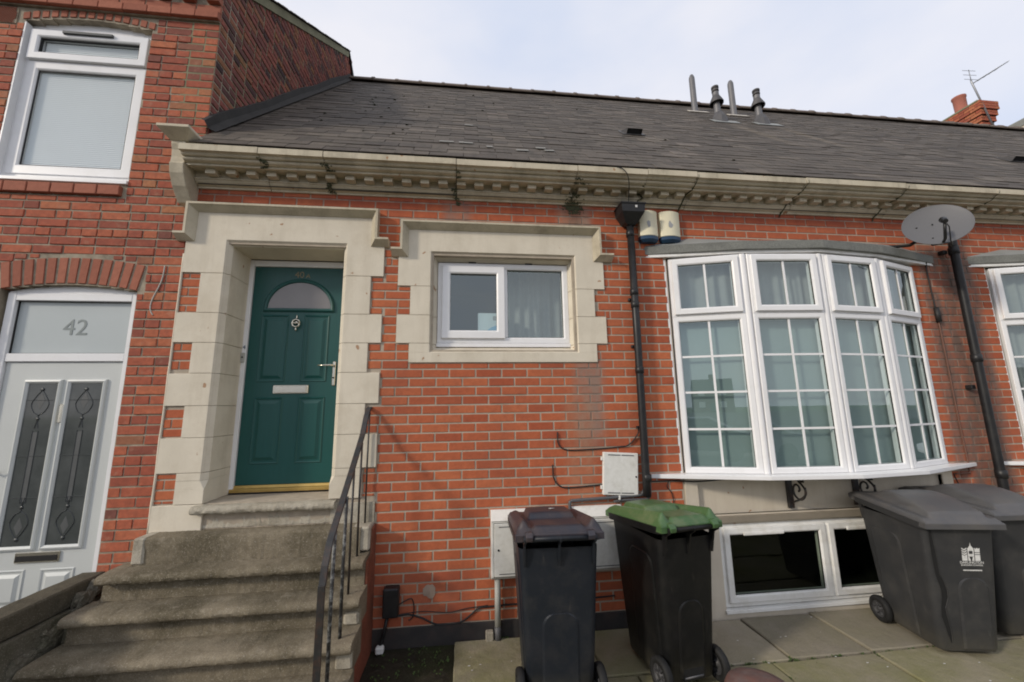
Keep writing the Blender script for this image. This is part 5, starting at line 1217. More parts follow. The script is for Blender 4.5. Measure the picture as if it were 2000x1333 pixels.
# fill segment tops behind arches
rows = []; rnd = random.Random(5)
nr = int((3.17-GZ)/CZ)+1
for r in range(nr):
    zb = GZ+r*CZ-.01; za = zb+CZ; x = XL; cuts = [XL]
    hdr = r % 5 == 2
    right = X42 if zb > 1.45 else PX-.003
    x = right; cuts = [right]
    if r % 2 == 0: x -= .113; cuts.append(x)
    while x > XL:
        w = .1135 if hdr else (.226 if rnd.random() > .16 else .1135)
        x -= w*rnd.uniform(.97, 1.03); cuts.append(x)
    cuts = sorted(cuts); rows.append((zb, za, cuts))
bk = lay_bricks(rows, rects42, .0085, .030)
place_bricks(bk, w42, 'brick42', 'brick42s', lambda x, z, d: (x, -.004+d, z), .03, .022, jit=.003, nvar=8)
def soldier_arch(x0, x1, zs_, rise, h, n, nm, tilt, m='archbrick', y=-.006):
    cx = (x0+x1)/2; hw = (x1-x0)/2
    for i in range(n):
        t0 = -1+2*i/n+.02; t1 = -1+2*(i+1)/n-.02
        def pt(t, top):
            base = zs_+rise*(1-t*t); x = cx+hw*t
            return (x+tilt*t*(h if top else 0), base+(h if top else 0))
        a, b, c, d = pt(t0, 0), pt(t1, 0), pt(t1, 1), pt(t0, 1); j = random.uniform(-.002, .002)
        q = [a, b, c, d]; qc = (sum(p[0] for p in q)/4, sum(p[1] for p in q)/4)
        qi = [(qc[0]+(p[0]-qc[0])*.93, qc[1]+(p[1]-qc[1])*.97) for p in q]
        vs = [(p[0], y+j, p[1]) for p in qi]+[(p[0], y+.006, p[1]) for p in q]+[(p[0], .10, p[1]) for p in q]
        MB().add(vs, [(0, 1, 2, 3)]+[(k, 4+k, 4+(k+1) % 4, (k+1) % 4) for k in range(4)]+[(4+k, 8+k, 8+(k+1) % 4, 4+(k+1) % 4) for k in range(4)]).build(nm, m, w42)
soldier_arch(-3.165, -2.18, .572, .055, .215, 13, 'arch_brick', .18)
soldier_arch(-3.43, -2.35, 3.04, .068, .066, 15, 'arch_brick', .08)
# tile sill under the upper window
for k in range(6):
    a = -3.44+.172*k; MB().box(a+.004, a+.168, -.035, .12, 1.392, 1.478, .004).build('sill_tile', 'archbrick', w42)
# string course and dentils under the eaves
MB().box(XL, X42-.004, -.020, .0, 3.168, 3.60).build('eaves_band', 'mortar42', w42)
k = 0; x = X42+.002
while x > XL:
    MB().box(x-.196, x, -.055, .0, 3.178, 3.252, .004).build('string_course_brick', 'archbrick', w42); x -= .2
x = X42+.002
while x > XL:
    MB().box(x-.205, x-.0, -.028, .0, 3.258, 3.335, .004).build('eaves_brick', 'archbrick', w42)
    MB().box(x-.11, x, -.07, -.0, 3.345, 3.415, .004).build('dentil_brick', 'archbrick', w42)
    MB().box(x-.205, x-.0, -.085, .0, 3.422, 3.49, .004).build('eaves_brick', 'archbrick', w42); x -= .215
# air brick
ab = MB().box(-3.655, -3.465, -.004, .02, 2.99, 3.15).build('air_brick', 'mortar42', w42)
mb = MB()
for i in range(-14, 15):
    for sg in (1, -1):
        p0 = Vector((-3.56+i*.022-sg*.08, 2.99)); p1 = Vector((-3.56+i*.022+sg*.08, 3.15))
        # clip in x
        pts = []
        for t in [j/8 for j in range(9)]:
            q = p0+(p1-p0)*t
            if -3.652 < q.x < -3.468: pts.append((q.x, -.007, q.y))
        if len(pts) > 1: mb.tube([pts[0], pts[-1]], .003, 4, False)
mb.build('lattice', 'archbrick', ab)
# upper window
def win42():
    w = MB().ring(-3.398, -2.382, 1.545, 3.0, frame_prof(.06, .055, .12)).build('sash_window', 'upvc', H42)
    # arched head infill
    n = 12; vs = []
    for i in range(n+1):
        t = -1+2*i/n; x = -2.89+.508*t; vs += [(x, .06, 2.995), (x, .06, 3.035+.062*(1-t*t)), (x, .10, 2.995), (x, .10, 3.035+.062*(1-t*t))]
    MB().add(vs, [(i*4, (i+1)*4, (i+1)*4+1, i*4+1) for i in range(n)]+[(i*4+2, i*4+3, (i+1)*4+3, (i+1)*4+2) for i in range(n)]+[(i*4+1, (i+1)*4+1, (i+1)*4+3, i*4+3) for i in range(n)]).build('arched_head', 'upvc', w)
    MB().box(-3.335, -2.445, .05, .11, 2.655, 2.715, .004).build('transom', 'upvc', w)
    MB().ring(-3.365, -2.415, 2.68, 2.975, frame_prof(.072, .02, .08)).build('sash', 'upvc', w)
    MB().ring(-3.365, -2.415, 1.59, 2.675, frame_prof(.085, .045, .10)).build('frame', 'upvc', w)
    MB().add([(-3.30, .06, 2.74), (-2.48, .06, 2.74), (-2.48, .06, 2.92), (-3.30, .06, 2.92)], [(0, 1, 2, 3)]).build('pane', 'glassc', w)
    MB().add([(-3.29, .07, 1.66), (-2.49, .07, 1.66), (-2.49, .07, 2.60), (-3.29, .07, 2.60)], [(0, 1, 2, 3)]).build('pane', 'glassc', w)
    MB().ring(-3.291, -2.489, 2.754, 2.901, [(0, .036), (.006, .036), (.006, .058), (0, .058)]).build('seal', 'gasket', w)
    MB().ring(-3.279, -2.501, 1.676, 2.589, [(0, .058), (.006, .058), (.006, .068), (0, .068)]).build('seal', 'gasket', w)
    MB().extr([(.02, 2.965), (.002, 2.962), (.002, 2.94), (.02, 2.935)], -3.10, -2.70, 'x').build('trickle_vent', 'came', w)
    MB().extr([(.055, 1.50), (-.02, 1.50), (-.02, 1.53), (.055, 1.546)], -3.40, -2.375, 'x').build('sill', 'upvc', w, bevel=.003)
    MB().box(-3.402, -3.390, .0, .055, 1.53, 3.02).build('reveal_trim', 'upvc', w)
    # blind
    mb = MB(); z = 1.62
    while z < 3.0:
        mb.add([(-3.36, .082, z), (-2.43, .082, z), (-2.43, .0885, z+.0205), (-3.36, .0885, z+.0205)], [(0, 1, 2, 3)]); z += .0185
    o = mb.build('venetian_blind', 'blind', kind='stuff')
    del o['kind']; tag(o, 'pale venetian blind closed behind the upper window of the left house', 'blind')
    MB().box(-3.42, -2.36, .16, .17, 1.45, 3.12).build('room_shell', 'blind', H42)
win42()
def door42():
    f = MB(); f.box(-3.145, -3.085, .04, .11, GZ-.02, .555, .004); f.box(-2.245, -2.185, .04, .11, GZ-.02, .555, .004)
    f.box(-3.084, -2.246, .045, .105, .0, .065, .004); f.box(-3.084, -2.246, .04, .11, .492, .553, .004)
    f = f.build('door_frame', 'upvc', H42)
    n = 12; vs = []
    for i in range(n+1):
        t = -1+2*i/n; x = -2.665+.479*t; vs += [(x, .05, .555), (x, .05, .565+.055*(1-t*t)), (x, .10, .555), (x, .10, .565+.055*(1-t*t))]
    MB().add(vs, [(i*4, (i+1)*4, (i+1)*4+1, i*4+1) for i in range(n)]+[(i*4+1, (i+1)*4+1, (i+1)*4+3, i*4+3) for i in range(n)]).build('arched_head', 'upvc', f)
    MB().box(-3.09, -2.24, .078, .082, .06, .495).build('fanlight', 'frost', f)
    MB().ring(-3.086, -2.244, .064, .494, [(0, .066), (.006, .066), (.006, .079), (0, .079)]).build('seal', 'gasket', f)
    text_obj('etched_number', '42', .185, 'etch', f, Matrix.Translation((-2.655, .0765, .275)))
    d = MB().box(-3.08, -2.25, .062, .10, -1.98, -.003, .002).build('front_door', 'paledoor', H42)
    for (a, b) in ((-2.905, -2.68), (-2.61, -2.365)):
        MB().ring(a-.02, b+.02, -1.39, -.14, [(0, .064), (.004, .048), (.016, .044), (.030, .054), (.034, .064)]).build('glazing_surround', 'paledoor', d)
        gx0, gx1, gz0, gz1 = a+.012, b-.012, -1.358, -.172; xm = (gx0+gx1)/2
        MB().box(gx0, gx1, .058, .0615, gz0, gz1).build('leaded_pane', 'leadglass', d)
        mb = MB(); y = .0565
        for x in (xm-.018, xm+.018): mb.tube([(x, y, gz0+.30), (x, y, gz1-.36)], .0022, 4, False)
        for zz in (-.30, -.72, -1.02): mb.tube([(gx0, y, zz), (gx1, y, zz)], .002, 4, False)
        for sg, z0 in ((1, gz1-.10), (-1, gz0+.10)):
            for s2 in (-1, 1):
                mb.tube(smooth_path([(xm, y, z0+sg*.05), (xm+s2*.035, y, z0), (xm+s2*.06, y, z0-sg*.06), (xm+s2*.035, y, z0-sg*.12), (xm, y, z0-sg*.15), (xm+s2*.012, y, z0-sg*.24)], 4), .0025, 4, False)
            mb.lathe([(0, -.002), (.014, -.001), (.014, .001)], (xm, y-.001, z0+sg*.055), 'y', 10)
            mb.lathe([(0, -.002), (.012, -.001), (.012, .001)], (xm, y-.001, z0-sg*.17), 'y', 10)
        mb.build('leading', 'came', d)
        mb = MB(); mb.box(xm-.016, xm+.016, .0570, .0578, gz0+.31, gz1-.37)
        for sg, z0 in ((1, gz1-.10), (-1, gz0+.10)): mb.add([(xm, .0572, z0+sg*.03), (xm+.028, .0572, z0-sg*.03), (xm, .0572, z0-sg*.10), (xm-.028, .0572, z0-sg*.03)], [(0, 1, 2, 3)])
        mb.build('frosted_motif', 'frostg', d)
    for (a, b) in ((-2.915, -2.70), (-2.60, -2.375)):
        mb = MB(); panel_raised(mb, a, b, -1.78, -1.52, .0615, s=.03); mb.build('door_panel', 'paledoor', d)
    MB().box(-2.775, -2.485, .050, .0615, -1.475, -1.40, .004).build('letter_plate', 'chrome', d)
    MB().box(-2.765, -2.495, .046, .0495, -1.462, -1.425, .001).build('letter_flap', 'black', d)
    MB().box(-2.645, -2.62, .040, .0615, -.475, -.33, .006).build('door_knocker', 'chrome', d)
    MB().tube([(-3.035, .045, -.82), (-3.035, .02, -.82), (-2.97, .018, -.822)], .008, 8).build('handle', 'chrome', d)
    MB().box(-3.2, -2.15, .112, .13, GZ, .62).build('hall_blocker', 'room', H42)
door42()
# gable wall above the cottage roof
def gable():
    gx = X42
    gz = lambda y: 3.62+.775*(y+.12)
    ytop = 3.44
    pl = MB().extr([(-.0, 1.70), (-.0, gz(0.0)), (ytop, gz(ytop)), (ytop+.30, gz(ytop)-.42), (ytop+.3, 1.7)], gx-.26, gx-.006, 'x').build('gable_wall', 'mortarg', H42)
    rows = []; rnd = random.Random(8); zb = 1.72; r = 0
    res = []
    while zb < 6.5:
        za = zb+CZ; y = 0.004; 
        yl = max(0, (za-3.62)/.775-.12)+.0
        yend = min(ytop+.28, (zb-Z0)/SL+Y0+.08)
        y = -.0+(.113 if r % 2 else 0); cuts = [0.0, y] if y > 0 else [0.0]
        hdr = r % 5 == 2
        while y < ytop+.3: y += (.1135 if hdr else (.226 if rnd.random() > .2 else .1135)); cuts.append(y)
        for a, b in zip(cuts[:-1], cuts[1:]):
            a2, b2 = max(a, yl+.06 if zb > 3.5 else a), min(b, yend)
            if b2-a2 < .04: continue
            res.append(((a2+b2)/2, (zb+za)/2, b2-a2-.016, CZ-.015))
        zb = za; r += 1
    place_bricks(res, pl, 'brickg', 'brickgs', lambda y, z, d: (gx+.003+d, y, z), .02, .05, jit=.003, nvar=6, rotfn=(0, 0, R(90)), areafn=lambda p: 1)
    # verge: mortar fillet + slate edge
    MB().extr([(-.16, gz(-.16)+.02), (ytop, gz(ytop)+.02), (ytop, gz(ytop)-.10), (-.16, gz(-.16)-.10)], gx-.06, gx+.02, 'x').build('verge_fillet', 'mortarg', pl)
    rf = MB(); rf.add([(XL, -.2, gz(-.2)+.03), (gx+.035, -.2, gz(-.2)+.03), (gx+.035, ytop, gz(ytop)+.03), (XL, ytop, gz(ytop)+.03), (gx+.035, 7.2, gz(-.2)+.03), (XL, 7.2, gz(-.2)+.03)], [(0, 1, 2, 3)])
    rf.add([(XL, ytop, gz(ytop)+.03), (gx+.035, ytop, gz(ytop)+.03), (gx+.035, ytop+.5, gz(ytop)-.6), (gx+.035, 7.2, gz(-.2)+.03), (XL, 7.2, gz(-.2)+.03)], [(0, 1, 2, 3, 4)])
    rf = rf.build('roof', 'under', H42)
    k = 0; a = math.atan(.775); L_ = (ytop+.2)/math.cos(a)
    while k*GA < L_:
        y = -.2+k*GA*math.cos(a); z = gz(-.2)+k*GA*math.sin(a)+.035
        T = Matrix.Translation((0, y, z)) @ Matrix.Rotation(a-.03+random.uniform(-.01, .01), 4, 'X')
        for j in range(14):
            x1 = gx+.05+random.uniform(-.008, .008)-j*.3-(.15 if k % 2 and j else 0); x0 = x1-.296 if j or not k % 2 else x1-.146
            if j == 0 and k % 2: x0 = gx+.05-.146
            elif j and k % 2: x1 = gx+.05-.15-(j-1)*.3; x0 = x1-.296
            MB(T).box(x0, x1, 0, GA*1.2, 0, .010).build('slate', 'slate', rf)
        k += 1
    # flashing band where the cottage roof meets the gable
    def nrmoff(y, h): return (y-h*math.sin(RA), rz(y)+h*math.cos(RA))
    pts = []
    for i in range(30):
        y = .0+RY*i/29; pts.append(y)
    vs = []
    for y in pts:
        h = .115+.010*math.sin(y*5)+.01*noise.noise(Vector((y*3, 0, 0)))
        a0 = nrmoff(y, .01); b0 = nrmoff(y, h*.5); c0 = nrmoff(y, h)
        vs += [(gx+.075, a0[0], a0[1]+.02), (gx+.04, nrmoff(y, .05)[0], nrmoff(y, .05)[1]), (gx+.028, b0[0], b0[1]), (gx+.022, c0[0], c0[1]), (gx-.004, c0[0], c0[1]+.01)]
    MB().add(vs, [(i*5+j, (i+1)*5+j, (i+1)*5+j+1, i*5+j+1) for i in range(29) for j in range(4)]).build('flashing', 'felt', pl)
gable()
# rear bodies so the houses are closed
MB().box(PX+.02, XR, 7.2, 7.3, GZ, 1.9).build('rear_wall', 'brick40s', H40)
MB().box(XR-.02, XR, .3, 7.2, GZ, 1.9).add([(XR, 0, 1.85), (XR, 3.65, rz(3.65)-.03), (XR, 7.3, 1.85)], [(0, 1, 2)]).build('end_wall', 'brick40s', H40)
MB().box(XL, X42, 7.0, 7.1, GZ, 3.8).build('rear_wall', 'brick42s', H42)
MB().box(XL, XL+.1, .26, 7.0, GZ, 3.8).build('end_wall', 'brick42s', H42)
# lime run down the party joint
pts = [(PX+.0, -.006, z) for z in np.arange(-1.3, 1.0, .1)]
pts = [(p[0]+.006*noise.noise(Vector((0, 0, p[2]*4))), p[1], p[2]) for p in pts]
MB().tube(pts, [.008+.006*abs(noise.noise(Vector((3, 0, p[2]*6)))) for p in pts], 6).build('party_joint_pointing', 'cream', H42)
wire('cable', smooth_path([(-2.0, -.006, .79), (-2.01, -.006, .66), (-2.06, -.006, .50), (-2.065, -.006, .42), (-2.04, -.006, .37)]), .005, 'greypipe', 'painted over cable wandering down the brick between the two front doors')

# ---- chimney of the far neighbour and its aerial
def chimney():
    t = thing('chimney_stack', 'distant red brick chimney with stepped top and single clay pot', 'chimney', (13.8, 4.6, 5.5))
    x0, x1, y0, y1 = 13.62, 13.98, 4.2, 4.95
    MB().box(x0, x1, y0, y1, 5.0, 7.2).build('shaft', 'mortarg', t)
    def course(z, o, off):
        mb = MB()
        for (a, b, fx) in ((x0-o, x1+o, 0), (y0-o, y1+o, 1)):
            p = a+off
            while p < b:
                q = min(p+.215, b)
                s0 = max(a, p-.0)
                if q-s0 > .03:
                    if fx == 0: mb.box(s0, q, y0-o-.006, y0-o+.1, z, z+.066)
                    else: mb.box(x0-o-.006, x0-o+.1, s0, q, z, z+.066)
                p += .225
            if off: 
                if fx == 0: mb.box(a, a+off-.01, y0-o-.006, y0-o+.1, z, z+.066)
                else: mb.box(x0-o-.006, x0-o+.1, a, a+off-.01, z, z+.066)
        mb.build('brick_course', 'brick42s', t, kind='stuff')
        if o: MB().box(x0-o+.01, x1+o-.01, y0-o+.01, y1+o-.01, z, z+.07).build('corbel_core', 'mortarg', t)
    z = 5.9; r = 0
    while z < 7.17:
        o = 0
        if z > 6.66: o = .035
        if z > 6.81: o = .07
        if z > 6.96: o = .10
        course(z, o, .11 if r % 2 else 0); z += .0763; r += 1
    MB().box(x0-.12, x1+.08, y0-.08, y1+.08, 7.17, 7.22, .01).build('capping', 'mortarg', t)
    MB().lathe([(.15, 0), (.15, .05), (.125, .08), (.13, .46), (.145, .49), (.145, .53), (.10, .53), (.09, .1)], (13.77, 4.62, 7.2), n=16).build('chimney_pot', 'pot', t)
    a = thing('tv_aerial', 'thin tv aerial strapped to the distant chimney', 'aerial', (13.55, 4.15, 6.6))
    MB().tube([(13.72, 4.08, 6.45), (13.50, 4.15, 7.75), (13.5, 4.15, 7.82)], .022, 6).build('mast', 'alu', a)
    MB().tube([(13.50, 4.15, 7.70), (14.9, 4.2, 8.55)], .015, 6).build('boom', 'alu', a)
    for k in range(3): MB().tube([(13.50-.20, 4.15, 7.82+.13*k), (13.50+.20, 4.15, 7.84+.13*k)], .007, 4).build('element', 'alu', a)
    MB().tube([(13.50, 4.15, 7.8), (13.50, 4.15, 8.12)], .009, 5).build('element_mast', 'alu', a)
    for k in range(5): MB().tube([(13.80+.2*k-.02, 4.0, 7.88+.12*k), (13.80+.2*k+.02, 4.34, 7.88+.12*k)], .006, 4).build('element', 'alu', a)
    # pale parapet of the next roof beyond the chimney
    p = thing('stone_coped_gable', 'pale coped gable of the next roof at the right edge behind the chimney', 'wall', (15.5, 4.0, 5))
    for k in range(6): MB().box(14.45+.9*k, 15.34+.9*k, 3.7, 4.3, 6.42, 6.62, .02).build('coping_stone', 'lead', p)
    MB().box(14.45, 20, 3.78, 4.2, 5.2, 6.415).build('wall_body', 'render', p)
chimney()

# ================================================================== WHEELIE BINS
def rrect(hx, y0, y1, r, z, n=5):
    pts = []
    for (cx, cy, a0) in ((hx-r, y1-r, 0), (-hx+r, y1-r, 90), (-hx+r, y0+r, 180), (hx-r, y0+r, 270)):
        for i in range(n+1):
            a = R(a0+90*i/n); pts.append((cx+r*math.cos(a), cy+r*math.sin(a), z))
    return pts
def make_bin(label, body_m, lid_m, group, wscale=1.0, style='C'):
    t = thing('wheelie_bin', label, 'wheelie bin', (0, 0, 0), group)
    s = wscale
    ringsz = [(.03, .205, -.255, .19), (.05, .212, -.262, .215), (.30, .228, -.285, .232), (.60, .245, -.312, .25), (.90, .262, -.338, .268)]
    mb = MB(); vs = []; m_ = None
    for (z, hx, y0, y1) in ringsz:
        p = rrect(hx*s, y0, y1, .045, z); m_ = len(p); vs += p
    fs = [(i*m_+j, i*m_+(j+1) % m_, (i+1)*m_+(j+1) % m_, (i+1)*m_+j) for i in range(len(ringsz)-1) for j in range(m_)]+[tuple(range(m_))[::-1]]
    mb.add(vs, fs, True); b = mb.build('body', body_m, t); b.modifiers.new('e', 'EDGE_SPLIT').split_angle = R(50)
    # top rim, slightly sloping to the front
    vs = []
    for (dz, g_) in ((.885, .0), (.885, .022), (.93, .026), (.93, -.01)):
        p = rrect(.264*s+g_, -.342-g_, .272+g_, .05, dz); vs += [(x, y, z+.055*(y+.34)/.6) for x, y, z in p]
    MB().add(vs, [(i*m_+j, i*m_+(j+1) % m_, (i+1)*m_+(j+1) % m_, (i+1)*m_+j) for i in range(3) for j in range(m_)]).build('rim', body_m, t)
    # embossed arches on front, rear and sides
    def face_y(z, front): 
        k = (z-.05)/.85; return (-.262-.076*k-.0015) if front else (.215+.053*k+.0015)
    def side_x(z): k = (z-.05)/.85; return (.212+.05*k)*s+.0015
    def emboss(kind, c, w, z0, z1, d=.007):
        n = 8; r_ = min(w*.5, .08); pts = [(c-w/2, z0)]
        pts = [(c-w/2, z0)]+[(c-w/2+r_-r_*math.cos(R(90*i/n)), z1-r_+r_*math.sin(R(90*i/n))) for i in range(n+1)]+[(c+w/2-r_+r_*math.sin(R(90*i/n)), z1-r_+r_*math.cos(R(90*i/n))) for i in range(n+1)]+[(c+w/2, z0)]
        cc = (c, (z0+z1)/2); ins = [(cc[0]+(a-cc[0])*(1-.03/w*2*.5), cc[1]+(q-cc[1])*.985) for a, q in pts]
        def P(a, z, off):
            if kind == 'front': return (a, face_y(z, True)-off, z)
            if kind == 'rear': return (a, face_y(z, False)+off, z)
            return ((side_x(z)+off)*kind, a, z)
        m2 = len(pts); v = [P(a, z, 0) for a, z in pts]+[P(a, z, d) for a, z in ins]
        MB().add(v, [(j, (j+1) % m2, m2+(j+1) % m2, m2+j) for j in range(m2)]+[tuple(range(m2, 2*m2))]).build('embossed_arch', body_m, t)
    emboss('front', 0.055*s, .22*s, .05, .54); emboss('rear', 0, .24*s, .07, .52); emboss(-1, .03, .28, .05, .78); emboss(1, .03, .28, .05, .78)
    # wheel arch bump / axle housing and slot on the rear
    MB().box(-.10*s, .10*s, .205, .2285, .055, .13, .006).build('axle_slot', 'black', t)
    MB().tube([(-.085*s, .226, .075), (.085*s, .226, .075)], .006, 6).build('axle', 'galv', t)
    MB().tube([(-.27*s, .19, .10), (.27*s, .19, .10)], .012, 8).build('axle', 'blackpl', t)
    for sx in (-1, 1):
        w = MB().lathe([(.062, -.022), (.088, -.024), (.098, -.016), (.10, 0), (.098, .016), (.088, .024), (.062, .022)], (sx*(.245*s+.012), .19, .10), 'x', 28, closed=True).build('wheel', 'tyre', t)
        mbw = MB(); mbw.lathe([(.062, -.015), (.055, -.018), (.052, -.006), (.02, -.006), (.016, -.018), (.0, -.018)], (sx*(.245*s+.012), .19, .10), 'x', 20); mbw.lathe([(.062, .015), (.055, .018), (.052, .006), (.02, .006), (.016, .018), (.0, .018)], (sx*(.245*s+.012), .19, .10), 'x', 20)
        for k in range(6):
            a = k*math.pi/3; mbw.tube([(sx*(.245*s+.012)+sx*.010, .19+.018*math.cos(a), .10+.018*math.sin(a)), (sx*(.245*s+.012)+sx*.010, .19+.056*math.cos(a), .10+.056*math.sin(a))], .006, 5)
        mbw.build('rim', 'hub', w)
    # handle bar and hooks
    hz = .975
    MB().tube([(-.235*s, .335, hz), (.235*s, .335, hz)], .014, 10).build('handle_bar', body_m, t)
    for x in (-.225*s, 0, .225*s): MB().extr([(.265, .80), (.275, .80), (.305, .93), (.345, .955), (.352, .975), (.34, .992), (.28, .975), (.262, .93)], x-.006, x+.006, 'x').build('hinge_bracket', body_m, t)
    # lid: height field
    nx, ny = 64, 52; vs = []; hx = .288*s
    def sstep(a, b, v): t_ = max(0, min(1, (v-a)/(b-a))); return t_*t_*(3-2*t_)
    for j in range(ny+1):
        v = j/ny; y = -.385+v*(.325+.385)
        for i in range(nx+1):
            u = -1+2*i/nx; base = .942+.055*(y+.34)/.6; e = min(1-abs(u), v, 1-v)
            hgt = .012*sstep(0, .03, e)
            if style == 'C':
                wd_ = .74-.10*v; pl = sstep(.0, .045, wd_-abs(u)) * sstep(.04, .075, v) * (1-sstep(.55, .97, v))
                hgt += (.022+.075*math.sin(math.pi*min(1, max(0, (v-.02)/.93))))*pl*(1-.2*u*u); hgt += .010*sstep(.03, .05, e)
            else:
                rid = math.exp(-((abs(u)-.80)/.10)**2)*sstep(0, .12, v)*(1-sstep(.93, .99, v)); hgt += .052*rid*(.3+.7*v)
                cen = sstep(.62, .52, abs(u)) if False else (1-sstep(.52, .62, abs(u)))
                hgt += cen*(.050*sstep(.10, .20, v)*(1-sstep(.52, .62, v))*(1-.3*u*u)+.014*sstep(.6, .64, v)*(1-sstep(.94, .99, v)))
                hgt += .012*sstep(.02, .06, e)
            vs.append((u*hx*(1-.02*(1-sstep(0, .08, e))), y, base+hgt))
    k = nx+1; fs = [(j*k+i, j*k+i+1, (j+1)*k+i+1, (j+1)*k+i) for j in range(ny) for i in range(nx)]
    per = [i for i in range(k)]+[j*k+nx for j in range(1, ny+1)]+[ny*k+i for i in range(nx-1, -1, -1)]+[j*k for j in range(ny-1, 0, -1)]
    mb = MB(); mb.add(vs, fs, True)
    sk = [(vs[p][0]*1.012, vs[p][1]+(-.004 if vs[p][1] < 0 else .004), vs[p][2]-.008) for p in per]; sk2 = [(x, y, z-.036) for x, y, z in sk]; n_ = len(per)
    mb.add([vs[p] for p in per]+sk+sk2, [(q*n_+i, q*n_+(i+1) % n_, (q+1)*n_+(i+1) % n_, (q+1)*n_+i) for q in range(2) for i in range(n_)], False)
    lid = mb.build('lid', lid_m, t)
    # hinge lugs that wrap the handle bar
    for x in (-.20*s, .20*s):
        MB().extr([(.25, .985), (.29, 1.015), (.335, 1.012), (.358, .99), (.352, .965), (.33, .955), (.31, .965)], x-.022, x+.022, 'x').build('hinge_lug', lid_m, lid, bevel=.004)
    return t, b, lid
tA, bA, lA = make_bin('navy black wheelie bin with brown faded lid standing left of the green lidded bin', 'binA', 'binAl', 'wheelie bins along the wall', .96, 'A')
text_obj('painted_mark', '4', .085, 'whiteprint', lA, Matrix.Translation((-.02, -.08, 1.048)) @ Matrix.Rotation(R(0), 4, 'Z') @ Matrix.Rotation(R(-78), 4, 'X'), .0015)
tA.location = (1.07, -.575, GZ-.003); tA.rotation_euler = (0, 0, R(180-2))
tB, bB, lB = make_bin('black wheelie bin with dusty green lid standing between the navy bin and the cellar window', 'binB', 'binBl', 'wheelie bins along the wall', .80, 'A')
tB.location = (1.87, -.57, GZ+.012); tB.rotation_euler = (0, 0, R(180+9))
tC, bC, lC = make_bin('charcoal wheelie bin with white council crest and long crack down its front', 'binC', 'binCl', 'wheelie bins along the wall', .93, 'C')
def stickers():
    def fy(z): k = (z-.05)/.85; return -.262-.076*k-.0025
    tilt = math.atan(.076/.85)
    T = Matrix.Translation((.06, fy(.70), .70)) @ Matrix.Rotation(tilt, 4, 'X')
    def poly(pts): return [(a, 0, b) for a, b in pts]
    mb = MB(T)
    def fl(pts):
        n = len(pts); mb.add(poly(pts)+[(a, .001, b) for a, b in pts], [tuple(range(n))]+[(i, (i+1) % n, n+(i+1) % n, n+i) for i in range(n)])
    # left block with ears of wheat cut as chevrons
    fl([(-.060, -.040), (-.026, -.040), (-.026, .006), (-.043, -.006), (-.060, .006)])
    for k in range(3):
        z = .012+.016*k; fl([(-.060, z), (-.043, z-.012), (-.026, z), (-.026, z+.008), (-.043, z-.003), (-.060, z+.008)])
    # central spire
    fl([(-.020, -.040), (-.004, -.040), (-.012, -.012), (-.020, -.012)]); fl([(.004, -.040), (.020, -.040), (.020, -.012), (.012, -.012)])
    fl([(-.020, -.010), (-.013, -.010), (-.013, .052), (-.020, .048)]); fl([(.013, -.010), (.020, -.010), (.020, .048), (.013, .052)])
    fl([(-.013, .030), (.013, .030), (.013, .055), (.004, .066), (.0, .088), (-.004, .066), (-.013, .055)]); fl([(-.013, -.010), (.013, -.010), (.013, .008), (-.013, .008)])
    # right block with bars
    fl([(.026, -.040), (.060, -.040), (.060, .002), (.026, .002)]); fl([(.026, .007), (.060, .007), (.060, .016), (.026, .016)])
    fl([(.026, .021), (.060, .021), (.060, .052), (.052, .043), (.043, .052), (.034, .043), (.026, .052)])
    mb.build('council_crest', 'whiteprint', bC)
    R0 = T
    text_obj('crest_lettering', 'DARLINGTON', .0245, 'whiteprint', bC, R0 @ Matrix.Translation((0, 0, -.053)), .0006)
    text_obj('crest_lettering', 'BOROUGH COUNCIL', .0150, 'whiteprint', bC, R0 @ Matrix.Translation((0, 0, -.071)), .0006)
    mb = MB(T)
    for k in range(14): mb.box(-.062+k*.009, -.062+k*.009+.0075, -.0005, .001, -.110-.0015*(k % 2), -.103)
    mb.build('worn_lettering_line', 'whiteprint', bC)
    # crack : dark split with a raised lip
    pts = [(-.222, .885), (-.216, .80), (-.210, .72), (-.203, .64), (-.196, .56), (-.178, .51), (-.163, .45), (-.163, .40), (-.180, .33), (-.178, .27), (-.163, .20), (-.153, .14), (-.146, .09)]
    wd = [.006, .011, .014, .014, .012, .017, .019, .019, .013, .017, .014, .010, .003]; pts = [(a+.018, b) for a, b in pts]
    vs = []
    for (x, z), w in zip(pts, wd): vs += [(x-w, fy(z)-.001, z), (x+w, fy(z)-.001, z), (x+w+.002, fy(z)-.005, z)]
    n = len(pts); mb = MB(); mb.add(vs, [(i*3, i*3+1, i*3+4, i*3+3) for i in range(n-1)]); mb.build('crack', 'black', bC)
    mb = MB(); mb.add([tuple(v) for v in vs], [(i*3+1, i*3+2, i*3+5, i*3+4) for i in range(n-1)]); mb.build('crack_lip', 'binC', bC)
stickers()
tC.location = (4.035, -.485, GZ+.006); tC.rotation_euler = (0, 0, R(-11)); tC.scale = (.98, .98, .965)
tD, bD, lD = make_bin('plain charcoal wheelie bin behind the cracked one at the right edge', 'binC', 'binCl', 'wheelie bins along the wall', 1.0, 'C')
tD.location = (4.72, -.36, GZ+.006); tD.rotation_euler = (0, 0, R(-4)); tD.scale = (.98, .98, .965)

# foreground cap seen at the bottom edge
t = thing('bollard', 'rounded red brown weathered bollard top at the bottom edge of the picture', 'bollard', (2.0, -1.2, GZ))
MB().lathe([(.16, 0), (.15, .04), (.13, .06), (.13, .24), (.165, .265), (.168, .285), (.155, .31), (.10, .328), (.0, .335)], (2.01, -1.26, GZ), n=36).build('shaft', 'rustdome', t)

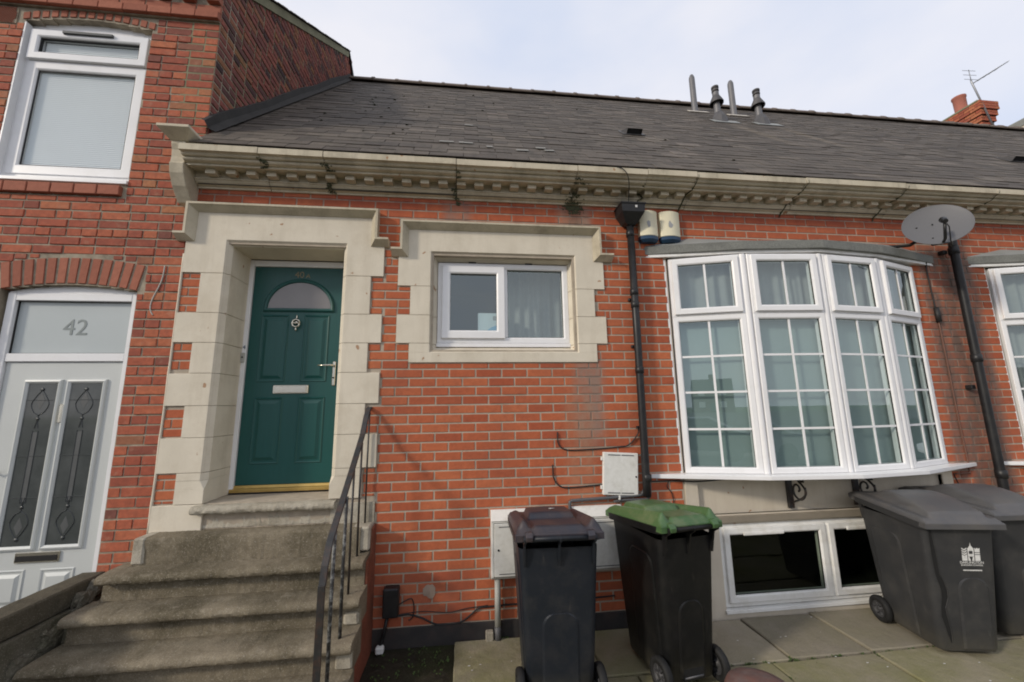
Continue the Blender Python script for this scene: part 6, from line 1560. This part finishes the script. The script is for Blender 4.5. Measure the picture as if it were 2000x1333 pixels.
# ================================================================== OPPOSITE SIDE (seen mirrored in the glass)
def opposite(x, y, w, h, lab):
    t = thing('opposite_house', lab, 'house', (x, y, GZ), 'houses across the road')
    MB().box(x-w/2, x+w/2, y-8, y, GZ-.15, GZ+h).build('wall', 'oppb', t)
    rf = MB().extr([(y+.4, GZ+h), (y-4, GZ+h+3), (y-8.4, GZ+h)], x-w/2, x+w/2, 'x').build('roof', 'oppr', t)
    MB().box(x-.5, x+.5, y-4.5, y-3.5, GZ+h+2, GZ+h+4.2).build('chimney', 'oppb', rf)
    for wx in (-w/4, w/4):
        for wz in (1.0, 3.9): MB().box(x+wx-.7, x+wx+.7, y, y+.06, GZ+wz, GZ+wz+1.4).build('window', 'upvc', t)
    MB().box(x-.5, x+.5, y, y+.05, GZ, GZ+2.1).build('door', 'green', t)
names = ['with the tallest roof', 'second along', 'third along', 'fourth along', 'fifth along', 'sixth along', 'seventh along', 'eighth along', 'ninth along', 'tenth along']
for i in range(9): opposite(-54+i*13.5, -105-2*(i % 3), 9.5, 5.2+.6*(i % 2), 'plain brick house across the road, %s from the left' % names[i])
def car(x, y, rz_, m, lab):
    t = thing('parked_car', lab, 'car', (0, 0, 0), 'cars parked across the road')
    side = [(-2.1, .35), (-2.15, .65), (-1.95, .85), (-1.2, .95), (-.6, 1.42), (.7, 1.45), (1.5, 1.0), (2.05, .9), (2.15, .6), (2.1, .3)]
    mb = MB().extr(side, -.85, .85, 'y', 1); b = mb.build('body', m, t, bevel=.06)
    gl = [(-1.15, .98), (-.6, 1.37), (.66, 1.40), (1.38, 1.0)]
    MB().extr(gl, -.86, .86, 'y', 1).build('side_windows', 'leadglass', t)
    for sx in (-1.35, 1.35):
        for sy in (-.8, .8): MB().lathe([(.0, -.1), (.30, -.1), (.32, 0), (.30, .1), (0, .1)], (sx, sy, .31), 'y', 16).build('wheel', 'tyre', t)
    for sy in (-.6, .6): MB().box(-2.17, -2.1, sy-.15, sy+.15, .62, .75, .02).build('headlight', 'whiteprint', t)
    t.location = (x, y, GZ-.15); t.rotation_euler = (0, 0, rz_)
car(-6, -10, R(3), 'carw', 'silver parked car across the road, nearest the left, seen only as a reflection')
car(1.5, -12.5, R(0), 'card', 'dark parked car across the road, middle one, seen only as a reflection')
car(8, -11, R(-3), 'carw', 'silver parked car across the road, furthest right, seen only as a reflection')
